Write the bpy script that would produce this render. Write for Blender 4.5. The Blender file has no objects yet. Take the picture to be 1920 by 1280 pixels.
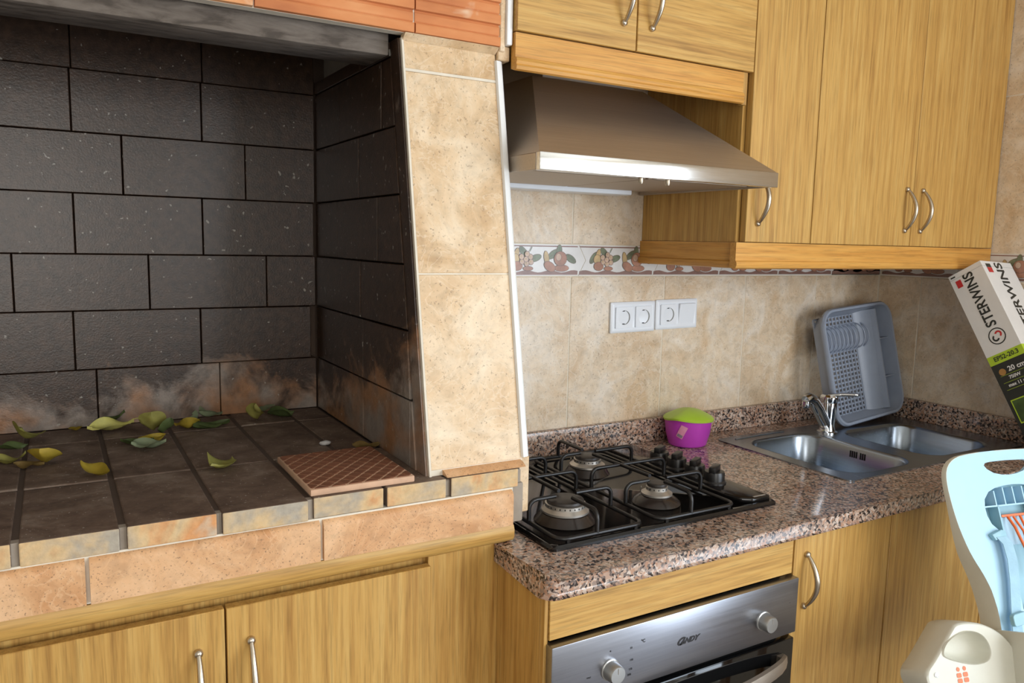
import bpy, bmesh, math, random
from mathutils import Vector, Matrix
from mathutils.geometry import tessellate_polygon

# ------------------------------------------------------------------ scene, camera, light
SC = bpy.context.scene
COL = SC.collection
random.seed(7)
SC.view_settings.view_transform = 'Standard'
SC.view_settings.look = 'None'
SC.view_settings.gamma = 1.0
SC.view_settings.use_curve_mapping = False
SC.view_settings.exposure = 0.26

cam_data = bpy.data.cameras.new('camera')
cam = bpy.data.objects.new('camera', cam_data)
COL.objects.link(cam)
cam_data.sensor_width = 36.0
cam_data.lens = 36.0 * 1466.545 / 1920.0
cam_data.clip_start = 0.02
_p, _y, _r = 0.126407898, 0.530379154, -0.0217529429
_f = Vector((math.sin(_y) * math.cos(_p), math.cos(_y) * math.cos(_p), -math.sin(_p)))
_rt = Vector((math.cos(_y), -math.sin(_y), 0))
_dn = _f.cross(_rt)
_rt, _dn = math.cos(_r) * _rt + math.sin(_r) * _dn, -math.sin(_r) * _rt + math.cos(_r) * _dn
CAM = Vector((0, -1.67, 1.447))
cam.matrix_world = Matrix(((_rt.x, -_dn.x, -_f.x, CAM.x), (_rt.y, -_dn.y, -_f.y, CAM.y), (_rt.z, -_dn.z, -_f.z, CAM.z), (0, 0, 0, 1)))
SC.camera = cam

world = bpy.data.worlds.new('sky')
SC.world = world
world.use_nodes = True
_bg = world.node_tree.nodes['Background']
_bg.inputs['Color'].default_value = (0.62, 0.78, 1.0, 1)
_bg.inputs['Strength'].default_value = 1.2

def area(name, loc, rot, sx, sy, power, color):
    l = bpy.data.lights.new(name, 'AREA')
    l.shape = 'RECTANGLE'; l.size = sx; l.size_y = sy; l.energy = power; l.color = color
    o = bpy.data.objects.new(name, l); COL.objects.link(o)
    o.location = loc; o.rotation_euler = rot
    return o
# daylight standing in the openings of the room: terrace door in the right wall, window behind the camera; rear right light added to brighten the corner
area('terrace_door_daylight', (2.47, -2.62, 1.12), (0, math.radians(90), 0), 2.05, 1.45, 46, (0.80, 0.90, 1.0))
area('rear_window_daylight', (-.36, -3.72, 1.52), (math.radians(90), 0, 0), 1.15, 1.4, 22, (1.0, 0.92, 0.80))
area('rear_right_fill_light', (2.02, -3.72, 1.52), (math.radians(90), 0, 0), .70, 1.4, 26, (0.95, 0.97, 1.0))

# ------------------------------------------------------------------ helpers
def lin(c):
    c = c / 255.0
    return c / 12.92 if c <= 0.04045 else ((c + 0.055) / 1.055) ** 2.4
def rgb(r, g, b): return (lin(r), lin(g), lin(b), 1.0)

def finish(name, bm, mat, parent=None, smooth=None, kind=None):
    me = bpy.data.meshes.new(name)
    bmesh.ops.recalc_face_normals(bm, faces=bm.faces[:])
    bm.to_mesh(me); bm.free()
    mats = mat if isinstance(mat, (list, tuple)) else [mat]
    for m in mats: me.materials.append(m)
    o = bpy.data.objects.new(name, me); COL.objects.link(o)
    if parent is not None: o.parent = parent
    if smooth is not None:
        me.shade_smooth()
        try: me.set_sharp_from_angle(angle=math.radians(smooth))
        except Exception: pass
    if kind: o['kind'] = kind
    return o

def thing(name, label, cat, group=None, loc=(0, 0, 0)):
    o = bpy.data.objects.new(name, None); COL.objects.link(o)
    o.empty_display_size = 0.02
    o.location = loc
    o['label'] = label; o['category'] = cat
    if group: o['group'] = group
    return o
def tag(o, label, cat, group=None):
    o['label'] = label; o['category'] = cat
    if group: o['group'] = group
    return o
def put(child, parent):
    """parent keeping world placement (parents only carry a translation)"""
    child.parent = parent
    child.location = child.location - parent.location
    return child

def bbox(bm, x0, x1, y0, y1, z0, z1, mi=0):
    vs = [bm.verts.new((x, y, z)) for z in (z0, z1) for y in (y0, y1) for x in (x0, x1)]
    for q in ((0, 1, 3, 2), (4, 6, 7, 5), (0, 4, 5, 1), (2, 3, 7, 6), (0, 2, 6, 4), (1, 5, 7, 3)):
        f = bm.faces.new([vs[i] for i in q]); f.material_index = mi
    return vs
def bev(bm, w, seg=2, edges=None):
    if w > 0:
        bmesh.ops.bevel(bm, geom=edges if edges else bm.edges[:], offset=w, segments=seg, affect='EDGES', profile=0.5)

_cache = {}
def box(name, x0, x1, y0, y1, z0, z1, mat, parent=None, b=0.0015, seg=1):
    """a bevelled box, origin at its centre; alike boxes share their mesh"""
    c = Vector(((x0 + x1) / 2, (y0 + y1) / 2, (z0 + z1) / 2))
    key = (round(x1 - x0, 4), round(y1 - y0, 4), round(z1 - z0, 4), b, seg, mat.name)
    if key in _cache:
        o = bpy.data.objects.new(name, _cache[key]); COL.objects.link(o)
    else:
        bm = bmesh.new()
        bbox(bm, x0 - c.x, x1 - c.x, y0 - c.y, y1 - c.y, z0 - c.z, z1 - c.z)
        bev(bm, b, seg)
        o = finish(name, bm, mat, None, 40)
        _cache[key] = o.data
    o.location = c
    if parent is not None: put(o, parent)
    return o

def prism_bm(bm, pts, axis, a, b, mi=0):
    """polygon pts (2D) extruded along axis from a to b"""
    def P(u, v, w):
        return {'x': (w, u, v), 'y': (u, w, v), 'z': (u, v, w)}[axis]
    A = [bm.verts.new(P(u, v, a)) for u, v in pts]
    B = [bm.verts.new(P(u, v, b)) for u, v in pts]
    n = len(pts); fs = [bm.faces.new(A), bm.faces.new(B[::-1])]
    for i in range(n):
        fs.append(bm.faces.new((A[i], A[(i + 1) % n], B[(i + 1) % n], B[i])))
    for f in fs: f.material_index = mi
    return A, B
def prism(name, pts, axis, a, b, mat, parent=None, bw=0.0, smooth=35):
    bm = bmesh.new(); prism_bm(bm, pts, axis, a, b); bev(bm, bw, 1)
    return finish(name, bm, mat, parent, smooth)

def tube_bm(bm, pts, r, n=8, closed=False, mi=0):
    pts = [Vector(p) for p in pts]; N = len(pts)
    rr = r if isinstance(r, (list, tuple)) else [r] * N
    t0 = (pts[1] - pts[0]).normalized()
    ref = Vector((0, 0, 1)) if abs(t0.z) < .9 else Vector((1, 0, 0))
    nor = t0.cross(ref).normalized(); rings = []
    prev = t0
    for i, p in enumerate(pts):
        if closed: t = (pts[(i + 1) % N] - pts[i - 1]).normalized()
        elif i == 0: t = t0
        elif i == N - 1: t = (pts[i] - pts[i - 1]).normalized()
        else: t = (pts[i + 1] - pts[i - 1]).normalized()
        q = prev.rotation_difference(t); nor = (q @ nor).normalized(); prev = t
        bi = t.cross(nor)
        rings.append([bm.verts.new(p + rr[i] * (math.cos(a) * nor + math.sin(a) * bi)) for a in [2 * math.pi * k / n for k in range(n)]])
    m = N if closed else N - 1
    for i in range(m):
        A, B = rings[i], rings[(i + 1) % N]
        for k in range(n):
            f = bm.faces.new((A[k], A[(k + 1) % n], B[(k + 1) % n], B[k])); f.material_index = mi
    if not closed:
        bm.faces.new(rings[0][::-1]).material_index = mi; bm.faces.new(rings[-1]).material_index = mi
def tube(name, pts, r, mat, parent=None, n=8, closed=False):
    bm = bmesh.new(); tube_bm(bm, pts, r, n, closed)
    return finish(name, bm, mat, parent, 50)

def lathe_bm(bm, prof, c, n=32, mi=0, frame=None):
    """prof: (radius, height) list, revolved about the local z through c"""
    rings = []
    fx, fy, fz = frame if frame else (Vector((1, 0, 0)), Vector((0, 1, 0)), Vector((0, 0, 1)))
    c = Vector(c)
    for r, h in prof:
        if r < 1e-6: rings.append([bm.verts.new(c + h * fz)])
        else: rings.append([bm.verts.new(c + r * (math.cos(2 * math.pi * k / n) * fx + math.sin(2 * math.pi * k / n) * fy) + h * fz) for k in range(n)])
    for A, B in zip(rings, rings[1:]):
        for k in range(n):
            k2 = (k + 1) % n
            vs = ([A[0]] if len(A) == 1 else [A[k], A[k2]]) + ([B[0]] if len(B) == 1 else [B[k2], B[k]])
            if len(vs) > 2:
                f = bm.faces.new(vs); f.material_index = mi
def lathe(name, prof, c, mat, parent=None, n=32, frame=None):
    bm = bmesh.new(); lathe_bm(bm, prof, c, n, 0, frame)
    return finish(name, bm, mat, parent, 35)

def rrect(cx, cy, w, h, r, seg=5):
    out = []
    for sx, sy, a0 in ((1, 1, 0), (-1, 1, 90), (-1, -1, 180), (1, -1, 270)):
        for k in range(seg + 1):
            a = math.radians(a0 + 90 * k / seg)
            out.append((cx + sx * (w / 2 - r) + r * math.cos(a), cy + sy * (h / 2 - r) + r * math.sin(a)))
    return out
def chaikin(p, n=2):
    for _ in range(n):
        q = []
        for i in range(len(p)):
            a, b = p[i], p[(i + 1) % len(p)]
            q += [(.75 * a[0] + .25 * b[0], .75 * a[1] + .25 * b[1]), (.25 * a[0] + .75 * b[0], .25 * a[1] + .75 * b[1])]
        p = q
    return p
def ell(cx, cy, rx, ry, n=16, rot=0):
    c, s = math.cos(rot), math.sin(rot)
    return [(cx + rx * math.cos(2 * math.pi * k / n) * c - ry * math.sin(2 * math.pi * k / n) * s,
             cy + rx * math.cos(2 * math.pi * k / n) * s + ry * math.sin(2 * math.pi * k / n) * c) for k in range(n)]

def holed_bm(bm, outer, holes, P, t0, t1, mi=0, walls=True):
    """flat plate with holes: 2D loops mapped by P(u,v,w) at w=t0 and w=t1"""
    loops = [outer] + holes
    tris = tessellate_polygon([[Vector((u, v, 0)) for u, v in lp] for lp in loops])
    flat = [p for lp in loops for p in lp]
    A = [bm.verts.new(P(u, v, t0)) for u, v in flat]
    B = [bm.verts.new(P(u, v, t1)) for u, v in flat]
    for t in tris:
        try:
            bm.faces.new([A[i] for i in t]).material_index = mi
            bm.faces.new([B[i] for i in reversed(t)]).material_index = mi
        except ValueError: pass
    if walls:
        k = 0
        for lp in loops:
            n = len(lp)
            for i in range(n):
                bm.faces.new((A[k + i], A[k + (i + 1) % n], B[k + (i + 1) % n], B[k + i])).material_index = mi
            k += n
def loft_bm(bm, rings, closed=True, cap0=False, cap1=False, mi=0):
    R = [[bm.verts.new(p) for p in r] for r in rings]
    n = len(R[0])
    for A, B in zip(R, R[1:]):
        for k in range(n if closed else n - 1):
            bm.faces.new((A[k], A[(k + 1) % n], B[(k + 1) % n], B[k])).material_index = mi
    if cap0: bm.faces.new(R[0][::-1]).material_index = mi
    if cap1: bm.faces.new(R[-1]).material_index = mi
    return R

def text(name, s, org, xd, yd, size, mat, parent=None, shear=0.0, bold=0.0, align='CENTER', depth=0.0002, sx=1.0):
    cu = bpy.data.curves.new(name + '_curve', 'FONT')
    cu.body = s; cu.size = size; cu.align_x = align; cu.align_y = 'CENTER'; cu.shear = shear; cu.offset = bold
    cu.extrude = depth; cu.resolution_u = 3
    tmp = bpy.data.objects.new(name + '_tmp', cu); COL.objects.link(tmp)
    bpy.context.view_layer.update()
    me = bpy.data.meshes.new_from_object(tmp.evaluated_get(bpy.context.evaluated_depsgraph_get()))
    bpy.data.objects.remove(tmp)
    xd = Vector(xd).normalized(); yd = Vector(yd).normalized(); zd = xd.cross(yd)
    org = Vector(org)
    for v in me.vertices: v.co = org + xd * v.co.x * sx + yd * v.co.y + zd * v.co.z
    me.materials.clear(); me.materials.append(mat); me.name = name
    o = bpy.data.objects.new(name, me); COL.objects.link(o)
    if parent is not None: o.parent = parent
    return o

def copy_tree(o, parent=None):
    c = o.copy(); COL.objects.link(c); c.parent = parent
    for ch in o.children: copy_tree(ch, c)
    return c

# ------------------------------------------------------------------ materials
class NT:
    def __init__(s, name):
        s.m = bpy.data.materials.new(name); s.m.use_nodes = True
        s.t = s.m.node_tree; s.b = s.t.nodes['Principled BSDF']
    def n(s, typ, **kw):
        nd = s.t.nodes.new(typ)
        for k, v in kw.items():
            if k.startswith('_'): setattr(nd, k[1:], v)
            else: nd.inputs[k.replace('__', ' ')].default_value = v
        return nd
    def l(s, a, b): s.t.links.new(a, b)
    def pos(s, scale=(1, 1, 1), rnd=7.0):
        g = s.n('ShaderNodeNewGeometry'); m = s.n('ShaderNodeMapping')
        m.inputs['Scale'].default_value = scale
        if rnd:
            oi = s.n('ShaderNodeObjectInfo'); mu = s.n('ShaderNodeMath', _operation='MULTIPLY'); mu.inputs[1].default_value = rnd
            s.l(oi.outputs['Random'], mu.inputs[0])
            va = s.n('ShaderNodeVectorMath', _operation='ADD')
            s.l(g.outputs['Position'], va.inputs[0]); s.l(mu.outputs[0], va.inputs[1]); s.l(va.outputs[0], m.inputs['Vector'])
        else: s.l(g.outputs['Position'], m.inputs['Vector'])
        return m.outputs[0]
    def noise(s, vec, scale, detail=4, rough=.55, dist=0):
        nd = s.n('ShaderNodeTexNoise', Scale=scale, Detail=detail, Roughness=rough, Distortion=dist); s.l(vec, nd.inputs['Vector']); return nd.outputs['Fac']
    def ramp(s, fac, stops, interp='LINEAR'):
        r = s.n('ShaderNodeValToRGB'); r.color_ramp.interpolation = interp
        e = r.color_ramp.elements
        while len(e) < len(stops): e.new(0.5)
        for el, (p, c) in zip(e, stops): el.position = p; el.color = c if len(c) == 4 else (*c, 1)
        s.l(fac, r.inputs[0]); return r.outputs[0]
    def mix(s, fac, a, b, blend='MIX'):
        nd = s.n('ShaderNodeMix', _data_type='RGBA', _blend_type=blend)
        for src, i in ((fac, 0), (a, 6), (b, 7)):
            if hasattr(src, 'type') and hasattr(src, 'node'): s.l(src, nd.inputs[i])
            else: nd.inputs[i].default_value = src
        return nd.outputs[2]
    def bump(s, h, strength=.3, dist=.002):
        b = s.n('ShaderNodeBump', Strength=strength, Distance=dist); s.l(h, b.inputs['Height']); s.l(b.outputs[0], s.b.inputs['Normal'])
    def base(s, c):
        if hasattr(c, 'node'): s.l(c, s.b.inputs['Base Color'])
        else: s.b.inputs['Base Color'].default_value = c
    def rough(s, r):
        if hasattr(r, 'node'): s.l(r, s.b.inputs['Roughness'])
        else: s.b.inputs['Roughness'].default_value = r

def W(v): return (v, v, v, 1)
def plain(name, c, rough=.5, metal=0, bump=0, spec=.5, var=.06):
    t = NT(name)
    v = t.pos((1, 1, 1)); f = t.noise(v, 35, 3)
    dk = tuple(x * (1 - var * 2) for x in c[:3]) + (1,)
    t.base(t.ramp(f, [(.3, dk), (.7, c)]))
    t.rough(rough); t.b.inputs['Metallic'].default_value = metal
    t.b.inputs['Specular IOR Level'].default_value = spec
    if bump: t.bump(t.noise(v, 220, 3), bump, .001)
    return t.m
def wood(name, axis, hue, rough=.42):
    t = NT(name)
    ac, al = 1.0, .035
    s = {'x': (al, ac, ac), 'y': (ac, al, ac), 'z': (ac, ac, al)}[axis]
    v = t.pos(s, 9.0)
    f1 = t.noise(v, 95, 4, .6, .2); f2 = t.noise(v, 330, 3, .6); f3 = t.noise(t.pos((1, 1, 1), 9.0), 3.0, 2)
    d, m, l = hue
    c = t.ramp(f1, [(.26, d), (.5, m), (.74, l)])
    fine = t.ramp(f2, [(.34, W(.72)), (.52, W(1.0))])
    c = t.mix(.85, c, fine, 'MULTIPLY')
    c = t.mix(.25, c, t.ramp(f3, [(.35, W(.78)), (.7, W(1.1))]), 'MULTIPLY')
    t.base(c); t.rough(rough); t.b.inputs['Specular IOR Level'].default_value = .4
    t.bump(f2, .12, .0006)
    return t.m
OAK = (rgb(166, 121, 60), rgb(195, 151, 81), rgb(207, 168, 99))
ORG = (rgb(190, 130, 58), rgb(208, 151, 72), rgb(216, 164, 86))
M = {}
M['oak_z'] = wood('oak_vertical_grain', 'z', OAK)
M['oak_x'] = wood('oak_horizontal_grain', 'x', OAK)
M['trim_x'] = wood('orange_oak_lengthwise', 'x', ORG, .36)
M['trim_y'] = wood('orange_oak_crosswise', 'y', ORG, .36)
M['oak_dark'] = wood('oak_edge_band', 'x', (rgb(150, 104, 52), rgb(168, 122, 66), rgb(180, 136, 80)))

def tile_mat(name, a, b, c, speck=.5, rough=.38, ss=190):
    t = NT(name); v = t.pos((1, 1, 1), 11.0)
    f1 = t.noise(v, 7, 5, .62, 1.2); f2 = t.noise(v, 38, 5, .65, .6)
    col = t.ramp(f1, [(.32, a), (.5, b), (.68, c)])
    col = t.mix(.55, col, t.ramp(f2, [(.33, W(.72)), (.5, W(.98)), (.68, W(1.12))]), 'MULTIPLY')
    vein = t.noise(v, 11, 3, .5, 3.0)
    col = t.mix(t.ramp(vein, [(.475, W(0)), (.5, W(.5)), (.525, W(0))]), col, c)
    sp = t.noise(v, ss, 3, .6)
    col = t.mix(t.ramp(sp, [(.60, W(0)), (.70, W(speck))]), col, rgb(112, 84, 60))
    t.base(col); t.rough(rough); t.bump(f2, .15, .001)
    return t.m
M['tile'] = tile_mat('beige_stone_tile', rgb(206, 178, 144), rgb(219, 199, 172), rgb(230, 218, 202))
M['pillar_tile'] = tile_mat('cream_stone_tile', rgb(196, 160, 116), rgb(215, 186, 148), rgb(227, 206, 176), .55, .5)
M['edge_tile'] = tile_mat('peach_rustic_tile', rgb(192, 138, 90), rgb(210, 162, 116), rgb(222, 180, 138), .8, .6, 330)
M['grout'] = plain('cream_grout', rgb(226, 216, 198), .8)
M['plaster'] = plain('white_plaster', rgb(232, 228, 218), .9)
M['mortar'] = plain('grey_mortar', rgb(158, 146, 132), .95, bump=.4)
M['sooty_mortar'] = plain('sooty_mortar', rgb(84, 68, 57), .95, bump=.4)
M['white_trim'] = plain('white_pvc_trim', rgb(232, 232, 230), .35, var=.02)
M['floor'] = tile_mat('floor_tile', rgb(112, 106, 102), rgb(128, 122, 118), rgb(142, 136, 130))

def granite():
    t = NT('pink_granite'); v = t.pos((1, 1, 1), 0)
    w = t.n('ShaderNodeVectorMath', _operation='ADD')
    nz = t.n('ShaderNodeTexNoise', Scale=90, Detail=2); t.l(v, nz.inputs['Vector'])
    sc = t.n('ShaderNodeVectorMath', _operation='SCALE'); sc.inputs['Scale'].default_value = .012
    t.l(nz.outputs['Color'], sc.inputs[0]); t.l(v, w.inputs[0]); t.l(sc.outputs[0], w.inputs[1])
    vo = t.n('ShaderNodeTexVoronoi', Scale=210); t.l(w.outputs[0], vo.inputs['Vector'])
    s = t.n('ShaderNodeSeparateColor'); t.l(vo.outputs['Color'], s.inputs[0])
    c = t.ramp(s.outputs[0], [(0, rgb(58, 52, 51)), (.18, rgb(118, 108, 104)), (.32, rgb(182, 148, 126)), (.52, rgb(192, 170, 154)), (.70, rgb(156, 142, 134)), (.84, rgb(206, 194, 184))], 'CONSTANT')
    f = t.noise(v, 14, 3)
    c = t.mix(.5, c, t.ramp(f, [(.35, rgb(205, 165, 140)), (.65, rgb(255, 245, 235))]), 'MULTIPLY')
    t.base(c); t.rough(.14); return t.m
M['granite'] = granite()

def soot(name, clean, zfade=True, sheen=.28):
    """black soot over fire clay; the clay shows in burnt-clean patches near the hearth"""
    t = NT(name); v = t.pos((1, 1, 1), 0)
    f1 = t.noise(v, 7.5, 5, .62, .5); f2 = t.noise(v, 60, 4, .6)
    blk = t.ramp(f2, [(.3, rgb(44, 32, 24)), (.7, rgb(70, 51, 39))])
    if zfade:
        g = t.n('ShaderNodeNewGeometry'); sp = t.n('ShaderNodeSeparateXYZ'); t.l(g.outputs['Position'], sp.inputs[0])
        mr = t.n('ShaderNodeMapRange'); mr.inputs['From Min'].default_value = 1.04; mr.inputs['From Max'].default_value = 1.34
        mr.inputs['To Min'].default_value = .255; mr.inputs['To Max'].default_value = -.30
        t.l(sp.outputs['Z'], mr.inputs['Value'])
        my = t.n('ShaderNodeMapRange'); my.inputs['From Min'].default_value = 0.05; my.inputs['From Max'].default_value = -.38
        my.inputs['To Min'].default_value = 0; my.inputs['To Max'].default_value = .26
        t.l(sp.outputs['Y'], my.inputs['Value'])
        ad = t.n('ShaderNodeMath', _operation='ADD'); t.l(f1, ad.inputs[0]); t.l(mr.outputs[0], ad.inputs[1])
        ad2 = t.n('ShaderNodeMath', _operation='ADD'); t.l(ad.outputs[0], ad2.inputs[0]); t.l(my.outputs[0], ad2.inputs[1])
        msk = t.ramp(ad2.outputs[0], [(.57, W(0)), (.72, W(.95))])
        gy = t.noise(v, 9, 3)
        cl = t.mix(t.ramp(gy, [(.4, W(0)), (.6, W(1))]), clean, rgb(150, 138, 128))
        cl = t.mix(.6, cl, t.ramp(f2, [(.35, W(.6)), (.6, W(1))]), 'MULTIPLY')
        c = t.mix(msk, blk, cl)
    else: c = blk
    sk = t.noise(v, 95, 2, .4)
    c = t.mix(t.ramp(sk, [(.70, W(0)), (.74, W(.6))]), c, rgb(170, 165, 155))
    t.base(c); t.rough(sheen); t.b.inputs['Specular IOR Level'].default_value = .5
    t.bump(t.noise(v, 260, 4, .6), .3, .0014)
    return t.m
M['soot_brick'] = soot('sooty_firebrick', rgb(160, 116, 82))
def soot_top():
    t = NT('sooty_hearth_top'); v = t.pos((1, 1, 1), 2.0)
    f = t.noise(v, 16, 5, .65, .4); f2 = t.noise(v, 120, 3)
    c = t.ramp(f, [(.3, rgb(84, 66, 54)), (.52, rgb(112, 92, 78)), (.72, rgb(138, 122, 108))])
    c = t.mix(.4, c, t.ramp(f2, [(.3, W(.65)), (.65, W(1.1))]), 'MULTIPLY')
    c = t.mix(t.ramp(t.noise(v, 210, 2, .4), [(.71, W(0)), (.75, W(.7))]), c, rgb(200, 196, 188))
    t.base(c); t.rough(.72); t.bump(f2, .4, .002); return t.m
M['soot_top'] = soot_top()
def hearth_brick():
    t = NT('hearth_brick_face'); v = t.pos((1, 1, 1), 5.0)
    f = t.noise(v, 9, 4, .6, .4); f2 = t.noise(v, 90, 4)
    c = t.ramp(f, [(.34, rgb(168, 158, 142)), (.5, rgb(206, 176, 132)), (.62, rgb(206, 146, 94)), (.75, rgb(196, 182, 160))])
    t.base(t.mix(.5, c, t.ramp(f2, [(.3, W(.7)), (.65, W(1.1))]), 'MULTIPLY')); t.rough(.85); t.bump(f2, .5, .003); return t.m
M['hearth_face'] = hearth_brick()
def concrete():
    t = NT('grey_concrete_lintel'); v = t.pos((.25, 1, 1), 0)
    f = t.noise(v, 60, 5, .6, .5); f2 = t.noise(t.pos((1, 1, 1), 0), 120, 3)
    c = t.ramp(f, [(.36, rgb(74, 65, 57)), (.5, rgb(100, 90, 81)), (.7, rgb(116, 106, 97))])
    t.base(c); t.rough(.85); t.bump(f, .6, .004); return t.m
M['concrete'] = concrete()
def clay():
    t = NT('ridged_terracotta'); v = t.pos((.3, 1, 1), 6.0)
    f = t.noise(v, 10, 4, .6); f2 = t.noise(t.pos((1, 1, 1), 3), 7, 4, .6, .5)
    c = t.ramp(f, [(.3, rgb(176, 104, 62)), (.5, rgb(206, 132, 80)), (.7, rgb(222, 160, 108))])
    c = t.mix(t.ramp(f2, [(.6, W(0)), (.68, W(.75))]), c, rgb(226, 206, 178))
    t.base(c); t.rough(.8); t.bump(t.noise(v, 200, 3), .3, .001); return t.m
M['clay'] = clay()
M['terracotta'] = plain('brown_terracotta', rgb(134, 84, 58), .8, bump=.3, var=.12)
M['terracotta_pale'] = plain('pale_terracotta_ridge', rgb(212, 172, 142), .85, var=.1)
def brushed(name, c, rough, ax=(.02, 1, 1), aniso=.0):
    t = NT(name); v = t.pos(ax, 0); f = t.noise(v, 260, 3, .6)
    t.base(t.ramp(f, [(.3, tuple(x * .88 for x in c[:3]) + (1,)), (.7, c)]))
    r = t.n('ShaderNodeMapRange'); r.inputs['To Min'].default_value = rough - .05; r.inputs['To Max'].default_value = rough + .07
    t.l(f, r.inputs['Value']); t.rough(r.outputs[0]); t.b.inputs['Metallic'].default_value = 1; return t.m
M['steel'] = brushed('brushed_stainless', rgb(196, 192, 188), .30)
M['steel_dull'] = brushed('dull_stainless', rgb(190, 178, 164), .48)
M['band'] = brushed('polished_hood_band', rgb(222, 220, 216), .16)
M['sink'] = brushed('sink_stainless', rgb(160, 170, 182), .24, (1, .05, 1))  # blue of the reflected sky tinted into the metal colour
M['oven_steel'] = brushed('oven_stainless', rgb(158, 160, 168), .30)
M['chrome'] = plain('chrome', rgb(214, 216, 220), .08, 1, var=.01)
M['nickel'] = plain('satin_nickel', rgb(196, 184, 166), .28, 1, var=.02)
M['enamel'] = plain('black_enamel', rgb(22, 20, 20), .10, var=.05)
M['iron'] = plain('black_pan_support', rgb(26, 24, 24), .34, var=.05)
M['burner_cap'] = plain('burner_cap_black', rgb(52, 46, 42), .45, var=.1)
M['alu'] = plain('burner_aluminium', rgb(206, 200, 192), .42, .9, var=.05)
M['mound'] = plain('brown_black_enamel', rgb(48, 40, 36), .22, var=.06)
M['slot'] = plain('dark_slot', rgb(18, 17, 17), .6, var=.02)
M['glass_black'] = plain('black_oven_glass', rgb(16, 16, 17), .05, var=.02)
M['knob_steel'] = plain('silver_knob', rgb(186, 186, 184), .30, .85, var=.02)
M['print'] = plain('dark_print', rgb(36, 34, 36), .5, var=.02)
M['socket_white'] = plain('white_socket_plastic', rgb(232, 236, 242), .28, var=.01)
M['socket_grey'] = plain('socket_recess_grey', rgb(176, 178, 174), .4, var=.02)
M['purple'] = plain('purple_plastic', rgb(188, 66, 184), .3, var=.03)
M['lime'] = plain('lime_plastic', rgb(172, 204, 62), .36, var=.03)
M['sticker'] = plain('faded_pink_sticker', rgb(226, 150, 178), .5, var=.04)
M['sticker_grey'] = plain('sticker_barcode', rgb(140, 130, 140), .5, var=.1)
M['rack'] = plain('grey_rack_plastic', rgb(150, 160, 178), .34, var=.03)
M['box_white'] = plain('white_cardboard', rgb(228, 226, 224), .45, var=.02)
M['box_green'] = plain('lime_print', rgb(178, 206, 50), .45, var=.02)
M['box_dark'] = plain('black_print', rgb(40, 42, 38), .42, var=.03)
M['box_red'] = plain('red_print', rgb(196, 44, 44), .45, var=.03)
M['box_brown'] = plain('log_print', rgb(176, 130, 70), .5, var=.08)
M['box_photo'] = plain('garden_print', rgb(74, 98, 48), .5, var=.3)
M['seat_sky_tint'] = plain('sky_tinted_plastic', rgb(172, 210, 232), .42, var=.02)  # blue cast of the daylight put into the white seat's colour
M['seat_teal'] = plain('teal_blue_plastic', rgb(150, 192, 206), .45, var=.03)
M['seat_cream'] = plain('cream_plastic', rgb(216, 214, 200), .45, var=.02)
M['strap'] = plain('pale_blue_webbing', rgb(162, 198, 216), .8, bump=.5, var=.06)
M['orange'] = plain('orange_plastic', rgb(236, 112, 52), .4, var=.03)
M['leafprint'] = plain('leaf_print', rgb(128, 138, 112), .3, var=.25)
M['pearprint'] = plain('pear_print', rgb(206, 178, 130), .3, var=.2)
M['nutprint'] = plain('nut_print', rgb(208, 178, 156), .3, var=.15)
M['appleprint'] = plain('apple_print', rgb(186, 134, 110), .3, var=.2)
M['brownprint'] = plain('brown_print', rgb(146, 112, 102), .3, var=.12)
M['outlineprint'] = plain('outline_print', rgb(122, 98, 84), .3, var=.15)
M['border_white'] = plain('border_glaze', rgb(224, 222, 220), .25, var=.04)
M['stone_white'] = plain('white_pebble', rgb(200, 198, 196), .7, var=.1)
LEAF = {
    'yellow': plain('yellow_leaf', rgb(216, 190, 72), .55, var=.16),
    'lime': plain('yellow_green_leaf', rgb(200, 194, 108), .55, var=.14),
    'green': plain('green_leaf', rgb(122, 140, 84), .55, var=.18),
    'pale': plain('pale_green_leaf', rgb(176, 188, 150), .55, var=.12),
    'brown': plain('brown_leaf', rgb(164, 136, 78), .6, var=.16)}
M['stool_wood'] = wood('stool_pine', 'x', (rgb(170, 130, 84), rgb(196, 158, 108), rgb(210, 176, 130)))

def struct(o): o['kind'] = 'structure'; return o

# ------------------------------------------------------------------ room shell
XR = 2.42          # face of the right wall tiles
struct(box('floor', -2.2, 2.6, -4.0, 0.5, -0.1, 0.0, M['floor'], b=0))
struct(box('ceiling', -2.2, 2.6, -4.0, 0.5, 2.6, 2.7, M['plaster'], b=0))
struct(box('wall_left', -2.2, -2.1, -4.0, 0.5, 0.0, 2.6, M['plaster'], b=0))
wall_back = struct(box('wall_back', .74, 2.6, .0012, .40, 0.0, 2.6, M['grout'], b=0))
struct(box('wall_fireside', -2.1, -.70, .20, .40, 0.0, 2.6, M['plaster'], b=0))
def wall_with_hole(name, pts_outer, holes, axis, a, b, mat):
    bm = bmesh.new()
    P = (lambda u, v, w: (w, u, v)) if axis == 'x' else (lambda u, v, w: (u, w, v))
    holed_bm(bm, pts_outer, holes, P, a, b)
    return struct(finish(name, bm, mat))
wall_right = wall_with_hole('wall_right', [(.0012, 0), (.0012, 2.6), (-4.0, 2.6), (-4.0, 0)], [[(-1.86, .05), (-3.38, .05), (-3.38, 2.18), (-1.86, 2.18)]], 'x', XR + .0012, 2.6, M['grout'])
wall_front = wall_with_hole('wall_front', [(-2.1, 0), (2.42, 0), (2.42, 2.6), (-2.1, 2.6)], [[(-.96, .78), (.24, .78), (.24, 2.26), (-.96, 2.26)], [(1.64, .78), (2.39, .78), (2.39, 2.26), (1.64, 2.26)]], 'y', -3.85, -3.65, M['plaster'])  # right-hand opening is added for the corner fill light

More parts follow.
